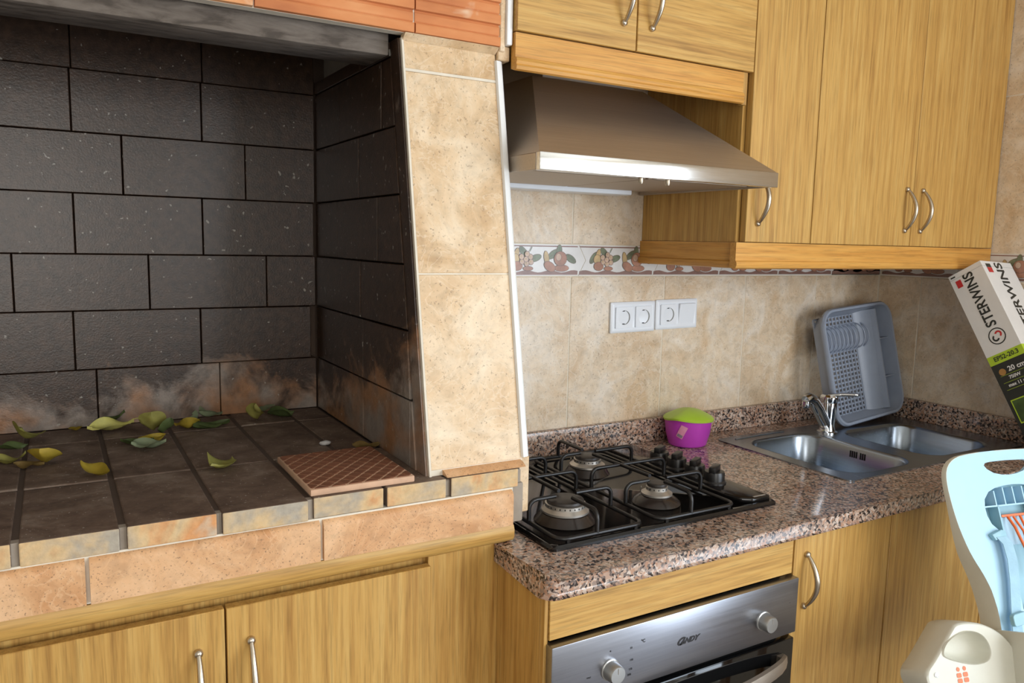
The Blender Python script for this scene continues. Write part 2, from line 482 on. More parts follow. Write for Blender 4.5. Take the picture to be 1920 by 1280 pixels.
# wall tiles, one object each
SX = [.8355, 1.152, 1.4685, 1.785, 2.1015, 2.418]
G = .0015
for i in range(len(SX) - 1):
    a, b = max(SX[i], .762) + G, min(SX[i + 1], XR) - G
    box('wall_tile', a, b, 0, .008, .905, 1.3615, M['tile'], wall_back, .0012)
    box('wall_tile', a, b, 0, .008, 1.4455, 1.8965, M['tile'], wall_back, .0012)
box('wall_tile', .762, SX[0] - G, 0, .008, .905, 1.3615, M['tile'], wall_back, .0012)
box('wall_tile', .762, SX[0] - G, 0, .008, 1.4455, 1.8965, M['tile'], wall_back, .0012)
YS = [0, -.15, -.4665, -.783, -1.0995, -1.416, -1.7325]
for i in range(len(YS) - 1):
    for z0, z1 in ((.905, 1.3615), (1.4455, 1.8965), (1.8995, 2.35)):
        box('wall_tile', XR, XR + .008, YS[i + 1] + G, YS[i] - G, z0, z1, M['tile'], wall_right, .0012)

# fruit border: chevron ended strips with a printed still life
def border_mesh(L):
    z0, z1, d = 0, .0785, .022
    bm = bmesh.new()
    g = .0015
    def xs(x, z):  # chevron offset
        return x + d * (1 - abs(z - .039) / .039)
    out = [(0 + g, z0), (L - g, z0), (L - g + d, .039), (L - g, z1), (0 + g, z1), (d + g, .039)]
    prism_bm(bm, out, 'y', 0, .009)
    return bm
def print_mesh():
    bm = bmesh.new()
    def poly(pts, mi, w):
        bm.faces.new([bm.verts.new((x, -w, z)) for x, z in pts]).material_index = mi
    L = .25
    poly([(.003, .0725), (L - .004, .0725), (L - .005, .0755), (.002, .0755)], 4, .0002)
    wav = [(.003 + (L - .006) * k / 24, .011 + .003 * math.sin(k * .9)) for k in range(25)]
    poly([(.003, .002)] + [(L - .003, .002)] + wav[::-1], 4, .0002)
    lay = [.0003]
    def e(cx, cz, rx, rz, mi, rot=0, n=16):
        lay[0] += .00004; poly(ell(cx, cz, rx + .0011, rz + .0011, n, rot), 5, lay[0])
        lay[0] += .00004; poly(ell(cx, cz, rx, rz, n, rot), mi, lay[0])
    for cx, cz, r in ((.048, .046, .9), (.083, .058, 2.3), (.117, .044, .3), (.170, .054, .6), (.188, .060, 1.5), (.224, .043, 2.6)):
        e(cx, cz, .018, .008, 0, r)
        lay[0] += .00004; c_, s_ = math.cos(r), math.sin(r)
        poly([(cx - .015 * c_ - .0006 * s_, cz - .015 * s_ + .0006 * c_), (cx - .015 * c_ + .0006 * s_, cz - .015 * s_ - .0006 * c_), (cx + .015 * c_, cz + .015 * s_)], 5, lay[0])
    e(.061, .050, .007, .019, 1, -.25); e(.059, .042, .011, .012, 1, -.2)
    e(.150, .044, .007, .018, 1, .2)
    e(.196, .019, .022, .008, 3); e(.096, .018, .014, .005, 3); e(.160, .023, .018, .011, 3, -.5); e(.064, .024, .015, .011, 3)
    e(.192, .043, .019, .018, 3); e(.186, .047, .008, .009, 2)
    for dx, dz in ((.016, -.007), (-.010, -.006), (.003, -.011), (-.012, .006), (.014, .006), (.004, .013), (.001, 0)):
        e(.088 + dx, .041 + dz, .0066, .0066, 2, 0, 12)
        lay[0] += .00004; poly(ell(.0865 + dx, .0425 + dz, .0022, .0022, 8), 1, lay[0])
    lay[0] += .00004; poly([(.0985, .06), (.1005, .06), (.107, .0715), (.105, .072)], 0, lay[0])
    return bm
PM = [M['leafprint'], M['pearprint'], M['nutprint'], M['appleprint'], M['brownprint'], M['outlineprint']]
_b0 = finish('border_tile', border_mesh(.25), M['border_white'])
_p0 = finish('fruit_print', print_mesh(), PM)
def border(parent, loc, rotz):
    b = bpy.data.objects.new('border_tile', _b0.data); COL.objects.link(b)
    b.location = loc; b.rotation_euler = (0, 0, rotz); put(b, parent)
    p = bpy.data.objects.new('fruit_print', _p0.data); COL.objects.link(p); p.parent = b
for k in range(6):
    x = .9245 + .249 * k
    if x + .25 < XR + .01: border(wall_back, (x, 0, 1.3645), 0)
for k in range(6):
    border(wall_right, (XR, -.005 - .249 * k, 1.3645), -math.pi / 2)
for o in (_b0, _p0): bpy.data.objects.remove(o)
bm = bmesh.new(); prism_bm(bm, [(2.1695 + .002, 0), (2.419, 0), (2.419, .0785), (2.1695 + .002, .0785), (2.1915 + .002, .039)], 'y', 0, .009)
o = finish('border_tile', bm, M['border_white']); o.location = (0, 0, 1.3645); put(o, wall_back)

# ------------------------------------------------------------------ fireplace
FP = thing('brick_fireplace', 'built-in barbecue fireplace with sooty brick firebox and cream tiled pillar', 'fireplace')
def yf(z): return -.466 + (z - 1.04) * (.136 / .76)      # slanted front of the pillar
XI, XP = .54, .735                                        # inner side wall, right side of the pillar
HZ = 1.04
# masonry core
prism('masonry_core', [(.30, .93), (.30, 2.60), (-.325, 2.60), (-.325, 1.80), (yf(1.80) + .012, 1.80), (yf(1.05) + .012, 1.05), (yf(1.05) + .012, HZ), (-.475, HZ - .036), (-.475, .94), (.10, .94)][0:1] +
      [(.30, 2.60), (-.318, 2.60), (-.318, 1.80), (yf(1.80) + .010, 1.80), (yf(HZ) + .010, HZ), (yf(HZ) + .010, .945), (.30, .945)], 'x', XI + .032, XP, M['mortar'], FP)
prism('masonry_core', [(.30, .945), (.30, 2.60), (-.318, 2.60), (-.318, 1.80), (yf(1.80) + .010, 1.80), (yf(HZ) + .010, HZ), (yf(HZ) + .010, .945)], 'x', -.70, -.492, M['mortar'], FP)
box('masonry_core', -.492, XI + .032, .212, .30, .945, 2.60, M['sooty_mortar'], FP, 0)
box('hearth_slab', -.66, .715, -.472, .212, .945, HZ - .026, M['sooty_mortar'], FP, 0)
box('chimney_breast', -.492, XI + .032, -.318, -.20, 1.815, 2.60, M['sooty_mortar'], FP, 0)
# back wall of fire bricks (running bond), measured joints
rows = [(1.040, 1.160, .068), (1.163, 1.284, .030), (1.287, 1.402, -.072), (1.405, 1.526, .040), (1.529, 1.648, .133), (1.651, 1.772, .043), (1.775, 1.897, .047), (1.900, 2.02, .133)]
BW = .248
for z0, z1, off in rows:
    k0 = -4
    for k in range(k0, 5):
        a, b = off + k * BW, off + (k + 1) * BW
        a, b = max(a, -.46), min(b, XI - .001)
        if b - a < .02: continue
        box('firebrick', a + .0010, b - .0010, .180 + random.uniform(-.0015, .0015), .214, z0 - .0008, z1 + .0008, M['soot_brick'], FP, .0012)
# side walls of fire bricks, cut by the slanted front
def side_wall(x0, x1):
    offs = [-.145, -.144, -.129, .02, -.12, .0, -.13, .0]
    for (z0, z1, _), o in zip(rows, offs):
        if z0 > 1.80: continue
        z1 = min(z1, 1.80)
        for a, b in ((o, .178), (o - BW, o - .0025), (o - 2 * BW, o - BW - .0025)):
            e0, e1 = yf(z0) + .045, yf(z1) + .045
            if b < max(e0, e1): continue
            if b > .178: b = .178
            pts = [(max(a, e0), z0), (b, z0), (b, z1), (max(a, e1), z1)]
            prism('firebrick', pts, 'x', x0 + random.uniform(-.001, .001), x1, M['soot_brick'], FP, .001)
    # rendered strip along the front edge
    z0, z1 = HZ, 1.80
    prism('render_strip', [(yf(z0) + .006, z0), (yf(z0) + .043, z0), (yf(z1) + .043, z1), (yf(z1) + .006, z1)], 'x', min(x0, x1) + .002, max(x0, x1), M['soot_brick'], FP)
side_wall(XI, XI + .034)
side_wall(-.46, -.494)
# lintel
box('lintel', -.46, XI - .006, -.304, -.20, 1.7715, 1.816, M['concrete'], FP, .004, 2)
# hearth bricks: sooty tops, clean weathered fronts
def hearth(name, x0, x1, y0, y1, z0=HZ - .034, z1=HZ, drop=0, front=True):
    bm = bmesh.new(); cx, cy = (x0 + x1) / 2, (y0 + y1) / 2
    bbox(bm, x0 - cx, x1 - cx, y0 - cy, y1 - cy, z0 - HZ, z1 - HZ)
    bev(bm, .0022, 2)
    bmesh.ops.recalc_face_normals(bm, faces=bm.faces[:]); bm.normal_update()
    for f in bm.faces: f.material_index = 0 if front and f.normal.y < -.55 else 1
    o = finish(name, bm, [M['hearth_face'], M['soot_top']]); o.location = (cx, cy, HZ - drop); put(o, FP); return o
cols = [-.46, -.318, -.19, -.062, .067, .196, .332, .457, .540]
for i in range(len(cols) - 1):
    a, b = cols[i] + .004, cols[i + 1] - .004
    for j, (y0, y1) in enumerate(((-.490, -.243), (-.235, .050), (.058, .180))):
        if i >= 6 and j == 0: continue
        hearth('hearth_brick', a + (.0 if j else random.uniform(-.001, .001)), b, y0 + random.uniform(-.002, .002), y1, drop=random.uniform(0, .0025), front=(j == 0))
hearth('hearth_brick', .337, .454, -.488, -.243)
hearth('hearth_brick', .460, .568, -.488, -.243)
hearth('hearth_brick', .577, .712, -.489, -.30)
bm = bmesh.new()   # mortar bed between the bricks
bbox(bm, -.46, XI, -.478, .182, HZ - .03, HZ - .0035); finish('mortar_bed', bm, M['sooty_mortar'], FP)
box('mortar_bed', XI, .722, -.482, -.30, HZ - .034, HZ - .004, M['mortar'], FP, .002)
box('front_mortar', -.46, .337, -.4835, -.470, HZ - .034, HZ - .003, M['mortar'], FP, 0)
# strip between pillar and hearth
prism('mortar_fillet', [(-.484, HZ), (yf(HZ) + .012, HZ), (yf(HZ) + .012, HZ + .010), (-.472, HZ + .007)], 'x', .572, .731, M['edge_tile'], FP)
# front edge tiles, rounded top
def nose_tile(x0, x1):
    pr = [(-.470, .938), (-.497, .938), (-.497, .990)]
    pr += [(-.497 + .014 - .014 * math.cos(a), .990 + .014 * math.sin(a)) for a in [math.radians(15 * k) for k in range(1, 7)]]
    pr += [(-.470, 1.004)]
    prism('edge_tile', pr, 'x', x0 + .0012, x1 - .0012, M['edge_tile'], FP, 0, 30)
for a, b in ((-.655, -.309), (-.306, .0195 + .0), (.0225, .3465), (.3495, .700)): nose_tile(a, b)
box('edge_tile_bed', -.655, .7015, -.488, -.465, .936, 1.006, M['grout'], FP, 0)
box('mortar_end', .702, .726, -.486, -.44, .938, 1.012, M['mortar'], FP, .004, 2)
# corner tile running down beside the hob
box('corner_tile', .729, .752, -.462, -.30, .945, 1.052, M['pillar_tile'], FP, .002)
# pillar front tiles
def pillar_tiles(x0, x1):
    for z0, z1 in ((HZ + .010, 1.3865), (1.3895, 1.742), (1.747, 1.797)):
        n = .010
        pts = [(yf(z0), z0), (yf(z0) + n, z0), (yf(z1) + n, z1), (yf(z1), z1)]
        prism('pillar_tile', pts, 'x', x0 + .004, x1, M['pillar_tile'], FP, .001)
    prism('grout_bed', [(yf(HZ) + .0015, HZ), (yf(HZ) + .0115, HZ), (yf(1.80) + .0115, 1.80), (yf(1.80) + .0015, 1.80)], 'x', x0 + .002, x1, M['grout'], FP)
    for z in (1.742,):
        prism('grout_line', [(yf(z) - .0006, z), (yf(z) + .004, z), (yf(z + .005) + .004, z + .005), (yf(z + .005) - .0006, z + .005)], 'x', x0 + .004, x1, M['grout'], FP)
    # thin pale metal edge bead
    prism('edge_bead', [(yf(HZ) - .0015, HZ), (yf(HZ) + .010, HZ), (yf(1.80) + .010, 1.80), (yf(1.80) - .0015, 1.80)], 'x', x0, x0 + .004, M['grout'], FP)
pillar_tiles(.546, XP)
pillar_tiles(-.692, -.494)
prism('mortar_cap', [(yf(1.797) - .001, 1.795), (yf(1.797) + .012, 1.795), (-.326, 1.806), (-.346, 1.806)], 'x', .548, XP, M['pillar_tile'], FP)
# white quarter-round trim along the right edge of the pillar
def quarter_trim(z0, z1, name='white_edge_trim'):
    bm = bmesh.new(); rings = []
    for z in (z0, z1):
        y = yf(z)
        ring = [(XP - .003, y - .003, z), (XP - .001, y - .006, z)]
        ring += [(XP + .003 + .013 * math.sin(a), y + .008 - .013 * math.cos(a) , z) for a in [math.radians(15 * k) for k in range(0, 7)]]
        ring += [(XP + .016, y + .016, z), (XP - .003, y + .016, z)]
        rings.append(ring)
    loft_bm(bm, rings, True, True, True)
    return finish(name, bm, M['white_trim'], FP, 40)
quarter_trim(1.053, 1.7835)
# ridged clay facing above the opening
def clay_tile(x0, x1, z0, z1):
    pr = [(-.318, z0)]
    p, n = .0196, int(round((z1 - z0) / .0196))
    for k in range(n):
        z = z0 + k * p; y = -.3480 if k % 2 == 0 else -.3425
        pr += [(-.3405, z + .0004), (y + .0008, z + .0016), (y, z + .0036), (y, z + p - .0040), (y + .0012, z + p - .0018), (-.3405, z + p - .0004)]
    pr += [(-.336, z0 + n * p), (-.318, z0 + n * p)]
    prism('clay_tile', pr, 'x', x0 + .0015, x1 - .0015, M['clay'], FP, 0, 25)
cx = [-.68, -.53, -.256, .018, .291, .565, .738]
for z in (1.806, 2.006, 2.206, 2.406):
    for a, b in zip(cx, cx[1:]): clay_tile(a, b, z, z + .196 - .002)
box('mortar_bed', -.68, .738, -.340, -.318, 1.806, 2.60, M['grout'], FP, 0)
box('mortar_end', .738, .750, -.343, -.300, 1.800, 2.60, M['pillar_tile'], FP, .002)
box('white_edge_trim', .7495, .7625, -.349, -.318, 1.812, 2.60, M['white_trim'], FP, .003, 2)
box('mortar_end', .7365, .7625, -.3385, -.300, 1.7845, 1.8115, M['pillar_tile'], FP, .002)
box('plaster_side', .738, .752, -.31, .008, 1.80, 2.60, M['plaster'], FP, 0)

# patterned terracotta tile lying on the hearth
TT = thing('terracotta_tile', 'loose brown terracotta tile with a diamond pattern, lying on the hearth edge', 'tile', loc=(.424, -.372, HZ))
def patterned():
    w, d, h = .178, .215, .011
    o = box('tile_body', .424 - w / 2, .424 + w / 2, -.372 - d / 2, -.372 + d / 2, HZ, HZ + h, M['terracotta_pale'], TT, .002, 2)
    bm = bmesh.new(); n = 7; a = w / n; bq = d / 8
    # diamonds between pale ridges
    import itertools
    def clip(poly):
        X, Y = w / 2 - .003, d / 2 - .003
        for ax, s, lim in ((0, 1, X), (0, -1, X), (1, 1, Y), (1, -1, Y)):
            out = []
            for i in range(len(poly)):
                p, q = poly[i], poly[(i + 1) % len(poly)]
                ip, iq = p[ax] * s <= lim, q[ax] * s <= lim
                if ip: out.append(p)
                if ip != iq:
                    t = (lim * s - p[ax]) / (q[ax] - p[ax])
                    out.append((p[0] + t * (q[0] - p[0]), p[1] + t * (q[1] - p[1])))
            poly = out
            if len(poly) < 3: return []
        return poly
    s = .80
    for i in range(-9, 10):
        for j in range(-9, 10):
            cx_, cy_ = (i + j) * a / 2 * 1.1, (i - j) * bq / 2 * 1.1
            pl = clip([(cx_ + a * .55 * s, cy_), (cx_, cy_ + bq * .55 * s), (cx_ - a * .55 * s, cy_), (cx_, cy_ - bq * .55 * s)])
            if len(pl) >= 3:
                prism_bm(bm, pl, 'z', 0, .0014)
    r = finish('diamond_relief', bm, M['terracotta'], TT); r.location = (0, 0, h - .0002)
    r.parent = TT
patterned()

# leaves blown onto the hearth
def leaf(x, y, size, rot, tint, label, curl=.5, fold=.4, lift=0.0, pitch=0.0, seed=0, stem=False, width=.42):
    rnd = random.Random(seed); bm = bmesh.new(); NU, NV = 10, 4; size *= 1.3; fold *= .9; width *= 1.3
    grid = []; tws = rnd.uniform(-1.6, 1.6)
    for i in range(NU + 1):
        u = i / NU
        wd = width * (math.sin(math.pi * u ** .8)) ** 1.05 * size if 0 < u < 1 else .0004
        row = []
        for j in range(-NV, NV + 1):
            v = j / NV
            px = (u - .5) * size
            py = v * wd / 2
            pz = abs(v) ** 1.3 * wd * fold * .5 + curl * size * ((u - .5) ** 2) * 1.3 + .05 * size * math.sin(7 * u + 3 * v + seed)
            tw = tws * (u - .5); row.append(Vector((px * math.cos(curl * (u - .5)), py * math.cos(tw) - pz * math.sin(tw), py * math.sin(tw) + pz * math.cos(tw))))
        grid.append(row)
    rt = Matrix.Rotation(pitch, 3, 'Y') @ Matrix.Rotation(rnd.uniform(-.25, .25), 3, 'X')
    pts = [[rt @ p for p in r] for r in grid]
    mz = min(p.z for r in pts for p in r)
    V = [[bm.verts.new((p.x, p.y, p.z - mz)) for p in r] for r in pts]
    for i in range(NU):
        for j in range(2 * NV):
            bm.faces.new((V[i][j], V[i + 1][j], V[i + 1][j + 1], V[i][j + 1]))
    if stem:
        p0 = V[NU][NV].co.copy()
        tube_bm(bm, [p0, p0 + Vector((size * .25, .002, .002)), p0 + Vector((size * .5, .004, .006))], .0011, 5)
    bmesh.ops.solidify(bm, geom=bm.faces[:], thickness=.0004) if not stem else None
    o = finish('dry_leaf', bm, LEAF[tint], None, 60)
    o.location = (x, y, HZ + .0005 + lift); o.rotation_euler = (0, 0, rot)
    tag(o, label, 'leaf', 'dry leaves scattered on the hearth')
    return o
R = math.radians
leaf(-.062, .075, .052, R(60), 'lime', 'squarish yellow-green leaf near the left edge of the hearth, standing highest there', .5, .5, .004, .5, 1, width=.8)
leaf(-.083, .040, .040, R(10), 'green', 'dull dark green leaf tucked beside the squarish yellow-green leaf at left', .3, .4, 0, 0, 2)
leaf(-.082, -.066, .042, R(5), 'lime', 'narrow arched yellow leaf closest to the left border of the photo', .9, .6, 0, 0, 3)
leaf(-.052, -.108, .040, R(150), 'brown', 'small brownish leaf under the crumpled bright yellow one at left', .3, .3, 0, 0, 4)
leaf(-.030, -.112, .046, R(75), 'yellow', 'crumpled bright yellow leaf with pointed tips on the left front hearth', .9, .8, .003, .4, 5, width=.7)
leaf(.043, -.209, .044, R(-20), 'yellow', 'golden yellow leaf at the brick joint on the left front hearth', .9, .6, 0, .2, 6, width=.6)
leaf(.024, .150, .022, R(20), 'yellow', 'tiny yellow leaf lying alone near the back wall', .6, .5, 0, 0, 7, width=.7)
leaf(.087, .108, .070, R(8), 'lime', 'long pale yellow leaf with a straight stem, near the back wall', .35, .6, .004, 0, 8, True, .36)
leaf(.092, .160, .050, R(20), 'green', 'dark green leaf behind the long stemmed yellow leaf', .4, .5, .006, -.3, 9)
leaf(.159, .034, .044, R(80), 'lime', 'upright yellow leaf in the middle clump', .6, .7, .006, .9, 10, width=.7)
leaf(.183, .022, .044, R(115), 'green', 'slim olive leaf leaning at the right of the middle clump', .8, .8, .004, .6, 11)
leaf(.125, -.022, .048, R(160), 'green', 'dark green leaf at the left of the middle clump', .4, .4, 0, 0, 12)
leaf(.141, -.064, .052, R(10), 'pale', 'pale grey-green leaf at the front of the middle clump', .5, .5, 0, .1, 13, width=.5)
leaf(.152, -.010, .046, R(40), 'yellow', 'yellow-olive leaf lying inside the middle clump', .4, .5, .002, 0, 23)
leaf(.230, .072, .044, R(140), 'yellow', 'curled yellow leaf at the left of the green cluster by the back wall', .9, .7, 0, .2, 14, width=.6)
leaf(.246, .100, .042, R(100), 'pale', 'pale green leaf in the green cluster by the back wall', .6, .6, .005, .5, 15)
leaf(.283, .120, .050, R(25), 'pale', 'grey-green leaf topmost in the cluster by the back wall', .5, .7, .010, .2, 16, width=.55)
leaf(.277, .068, .062, R(14), 'green', 'long green leaf lying in front of the cluster by the back wall', .25, .4, 0, 0, 17, width=.36)
leaf(.366, .063, .052, R(60), 'lime', 'yellow-olive leaf standing left of the pair near the firebox corner', .6, .5, .003, .7, 18, width=.5)
leaf(.408, .140, .034, R(160), 'pale', 'small pale leaf of the pair near the firebox corner', .5, .6, .008, .2, 19, width=.6)
leaf(.430, .095, .048, R(20), 'green', 'rounded green leaf of the pair near the firebox corner', .5, .4, .002, .1, 20, width=.75)
leaf(.241, -.252, .066, R(48), 'lime', 'largest leaf, yellow-green with a centre vein, on the front middle of the hearth', .35, .55, 0, .15, 21, width=.5)
leaf(.517, -.239, .046, R(4), 'brown', 'flat brownish leaf behind the terracotta tile', .6, .5, 0, 0, 22, width=.4)
bm = bmesh.new(); bmesh.ops.create_icosphere(bm, subdivisions=2, radius=.0085)
for v in bm.verts: v.co = Vector((v.co.x * 1.4, v.co.y * .9, v.co.z * .6)) * (1 + .15 * math.sin(9 * v.co.x * 90 + v.co.y * 300))
o = finish('white_pebble', bm, M['stone_white'], None, 60); o.location = (.451, -.176, HZ + .003)
tag(o, 'small white stone chip on the hearth behind the terracotta tile', 'pebble')

# ------------------------------------------------------------------ bow handles
def bow_handle(p0, p1, out, parent, r=.0046, bulge=.028):
    p0, p1, out = Vector(p0), Vector(p1), Vector(out).normalized()
    pts, rr = [], []
    N = 14
    for k in range(N + 1):
        t = k / N
        s = math.sin(math.pi * t)
        pts.append(p0.lerp(p1, t) + out * (.004 + bulge * s ** .85))
        rr.append(r * (1.25 - .45 * abs(2 * t - 1) ** 2 + .0))
    bm = bmesh.new(); tube_bm(bm, pts, rr, 8)
    for p in (p0, p1):
        q = Vector((0, 0, 1)) if abs(out.z) < .9 else Vector((1, 0, 0))
        fx = out.cross(q).normalized(); fy = out.cross(fx)
        lathe_bm(bm, [(0, -.001), (r * 1.5, -.001), (r * 1.5, .003), (r * 1.3, .007), (0, .009)], p, 10, 0, (fx, fy, out))
    return finish('handle', bm, M['nickel'], parent, 60)

def door(name, x0, x1, y0, z0, z1, mat, parent, t=.018, handle=None):
    d = box(name, x0, x1, y0, y0 + t, z0, z1, mat, parent, .0012, 1)
    if handle:
        (a, b) = handle
        h = bow_handle((a[0], y0, a[1]), (b[0], y0, b[1]), (0, -1, 0), None)
        h.parent = d; h.location = -(d.location + (parent.location if parent else Vector()))
    return d

# ------------------------------------------------------------------ cabinet under the fireplace
FC = thing('fireplace_cabinet', 'oak-look base cabinet below the brick fireplace, with two long bow handles', 'cabinet')
box('carcass', -.655, .690, -.462, .18, .10, .905, M['oak_z'], FC, 0)
box('plinth', -.655, .690, -.42, .16, 0, .10, M['oak_dark'], FC, 0)
box('filler_panel', .541, .697, -.475, -.460, .10, .9005, M['oak_z'], FC, .001)
door('cabinet_door', .2015, .539, -.493, .105, .890, M['oak_z'], FC, handle=((.236, .832), (.236, .66)))
door('cabinet_door', -.1375, .1985, -.493, .105, .890, M['oak_z'], FC, handle=((.160, .830), (.160, .66)))
door('cabinet_door', -.4765, -.1405, -.493, .105, .890, M['oak_z'], FC, handle=((-.44, .830), (-.44, .66)))
box('side_filler', -.655, -.479, -.475, -.460, .10, .9005, M['oak_z'], FC, .001)
prism('cornice', [(-.462, .9015), (-.478, .9015), (-.486, .906), (-.490, .914), (-.490, .926), (-.487, .934), (-.462, .936)], 'x', -.655, .706, M['oak_x'], FC, 0, 50)

# ------------------------------------------------------------------ base units, oven
OC = thing('oven_housing', 'oak-look oven housing below the hob with a horizontal grain fascia', 'cabinet')
box('side_panel', .680, .697, -.625, -.476, .0, .866, M['oak_z'], OC, .001)
box('side_panel', 1.266, 1.284, -.625, -.05, .0, .866, M['oak_z'], OC, .001)
box('front_stile', .679, .6865, -.639, -.626, .0, .866, M['oak_z'], OC, .001)
box('fascia', .6875, 1.2805, -.642, -.626, .786, .866, M['oak_x'], OC, .001)
box('back_panel', .70, 1.266, -.06, -.05, .0, .866, M['oak_z'], OC, 0)
box('plinth', .70, 1.266, -.58, -.56, .0, .12, M['oak_dark'], OC, 0)

OV = thing('built_in_oven', 'stainless built-in oven with two round knobs and black glass door', 'oven')
box('oven_body', .705, 1.262, -.630, -.10, .17, .775, M['slot'], OV, 0)
o = box('control_panel', .684, 1.2855, -.657, -.6345, .664, .781, M['oven_steel'], OV, .002, 2)
def oven_knob(x, z):
    fr = (Vector((1, 0, 0)), Vector((0, 0, 1)), Vector((0, -1, 0)))
    k = lathe('knob', [(0, 0), (.0195, 0), (.0195, .003), (.0175, .004), (.0165, .022), (.0150, .0245), (0, .025)], (x, -.657, z), M['knob_steel'], OV, 28, fr)
    bm = bmesh.new(); bbox(bm, x - .0006, x + .0006, -.6826, -.6818, z + .003, z + .013); finish('pointer', bm, M['alu'], k)
    return k
oven_knob(.806, .712); oven_knob(1.186, .712)
text('brand_lettering', 'C', (.9665, -.6573, .7215), (1, 0, 0), (0, 0, 1), .019, M['print'], OV, .45, .0009, sx=1.2)
text('brand_lettering', 'ANDY', (.9895, -.6573, .7205), (1, 0, 0), (0, 0, 1), .0135, M['print'], OV, .45, .0007, sx=1.15)
text('scale_print', '°C', (.879, -.6573, .746), (1, 0, 0), (0, 0, 1), .0085, M['print'], OV, bold=.0002)
text('scale_print', '•', (.806, -.6573, .745), (1, 0, 0), (0, 0, 1), .012, M['print'], OV)
for s, dx, dz in (('50', .046, .028), ('100', .0475, .005), ('150', .046, -.012), ('200', .044, -.022), ('max', -.045, -.003)):
    text('scale_print', s, (.806 + dx, -.6573, .712 + dz), (1, 0, 0), (0, 0, 1), .0055, M['print'], OV)
text('scale_print', '.', (1.262, -.6573, .735), (1, 0, 0), (0, 0, 1), .01, M['print'], OV)
dr = box('oven_door', .686, 1.285, -.655, -.634, .18, .652, M['glass_black'], OV, .003, 2)
bm = bmesh.new()
pts = []
for k in range(21):
    t = k / 20; x = .745 + (1.252 - .745) * t
    s = math.sin(math.pi * t)
    pts.append((x, -.664 - .042 * s ** .7, .612))
rings = []
for i, p in enumerate(pts):
    rings.append([(p[0], p[1] - .004, p[2] - .013), (p[0], p[1] - .006, p[2]), (p[0], p[1] - .004, p[2] + .013), (p[0], p[1] + .004, p[2] + .014), (p[0], p[1] + .004, p[2] - .014)])
loft_bm(bm, rings, True, True, True)
for x in (.752, 1.245): bbox(bm, x - .009, x + .009, -.664, -.654, .600, .624)
h = finish('oven_door_handle', bm, M['steel_dull'], None, 40); h.parent = dr; h.location = -dr.location

BC = thing('sink_base_cabinet', 'oak-look base cabinet under the sink, two doors with one bow handle in view', 'cabinet')
box('carcass', 1.288, 2.40, -.622, -.05, .10, .74, M['oak_z'], BC, 0)
box('carcass_rail', 1.288, 2.40, -.622, -.60, .74, .866, M['oak_z'], BC, 0)
box('plinth', 1.288, 2.40, -.58, -.56, 0, .10, M['oak_dark'], BC, 0)
door('cabinet_door', 1.2865, 1.603, -.641, .105, .865, M['oak_z'], BC, handle=((1.323, .818), (1.323, .706)))
door('cabinet_door', 1.6065, 2.005, -.641, .105, .865, M['oak_z'], BC)
door('cabinet_door', 2.0085, 2.404, -.641, .105, .865, M['oak_z'], BC)

# ------------------------------------------------------------------ worktop
WT = thing('granite_worktop', 'polished pink and grey granite worktop carrying the hob and the sink', 'worktop')
YF = -.658
SK = (1.622, 2.372, -.515, -.105)   # sink cut-out
bm = bmesh.new()
top = [(.700, -.012), (.700, -.476), (.672, -.476), (.672, YF + .012), (.684, YF + .012), (XR, YF + .012), (XR, -.012)]
top = [(.700, -.001), (.700, -.4765), (.672, -.4765), (.672, -.63), (.673, -.644), (.677, -.652), (.683, -.6565), (.692, YF), (XR, YF), (XR, -.001)]
hole = [(SK[0], SK[2]), (SK[1], SK[2]), (SK[1], SK[3]), (SK[0], SK[3])]
holed_bm(bm, top, [hole], lambda u, v, w: (u, v, w), .868, .900)
bm.edges.ensure_lookup_table()
ed = [e for e in bm.edges if all(abs(v.co.z - .9) < 1e-5 or abs(v.co.z - .868) < 1e-5 for v in e.verts)
      and abs(e.verts[0].co.z - e.verts[1].co.z) < 1e-6
      and ((e.verts[0].co.y < -.61 and e.verts[1].co.y < -.61 and len([f for f in e.link_faces if abs(f.normal.z) < .5]) == 1)
           or (abs(e.verts[0].co.x - .672) < .003 and abs(e.verts[1].co.x - .672) < .003))]
bm.normal_update()
ed = [e for e in bm.edges if abs(e.verts[0].co.z - e.verts[1].co.z) < 1e-6 and len(e.link_faces) == 2
      and sum(1 for f in e.link_faces if abs(f.normal.z) > .9) == 1
      and (max(v.co.y for v in e.verts) < -.61 or max(v.co.x for v in e.verts) < .675)
      and not (min(v.co.x for v in e.verts) > 1.6 and min(v.co.y for v in e.verts) > -.52)]
bmesh.ops.bevel(bm, geom=ed, offset=.008, segments=4, affect='EDGES', profile=.5)
finish('slab', bm, M['granite'], WT, 40)
box('rear_upstand', .765, XR, -.020, -.001, .9005, .9655, M['granite'], WT, .002, 2)
box('side_upstand', XR - .020, XR - .001, YF + .03, -.0205, .9005, .9655, M['granite'], WT, .002, 2)

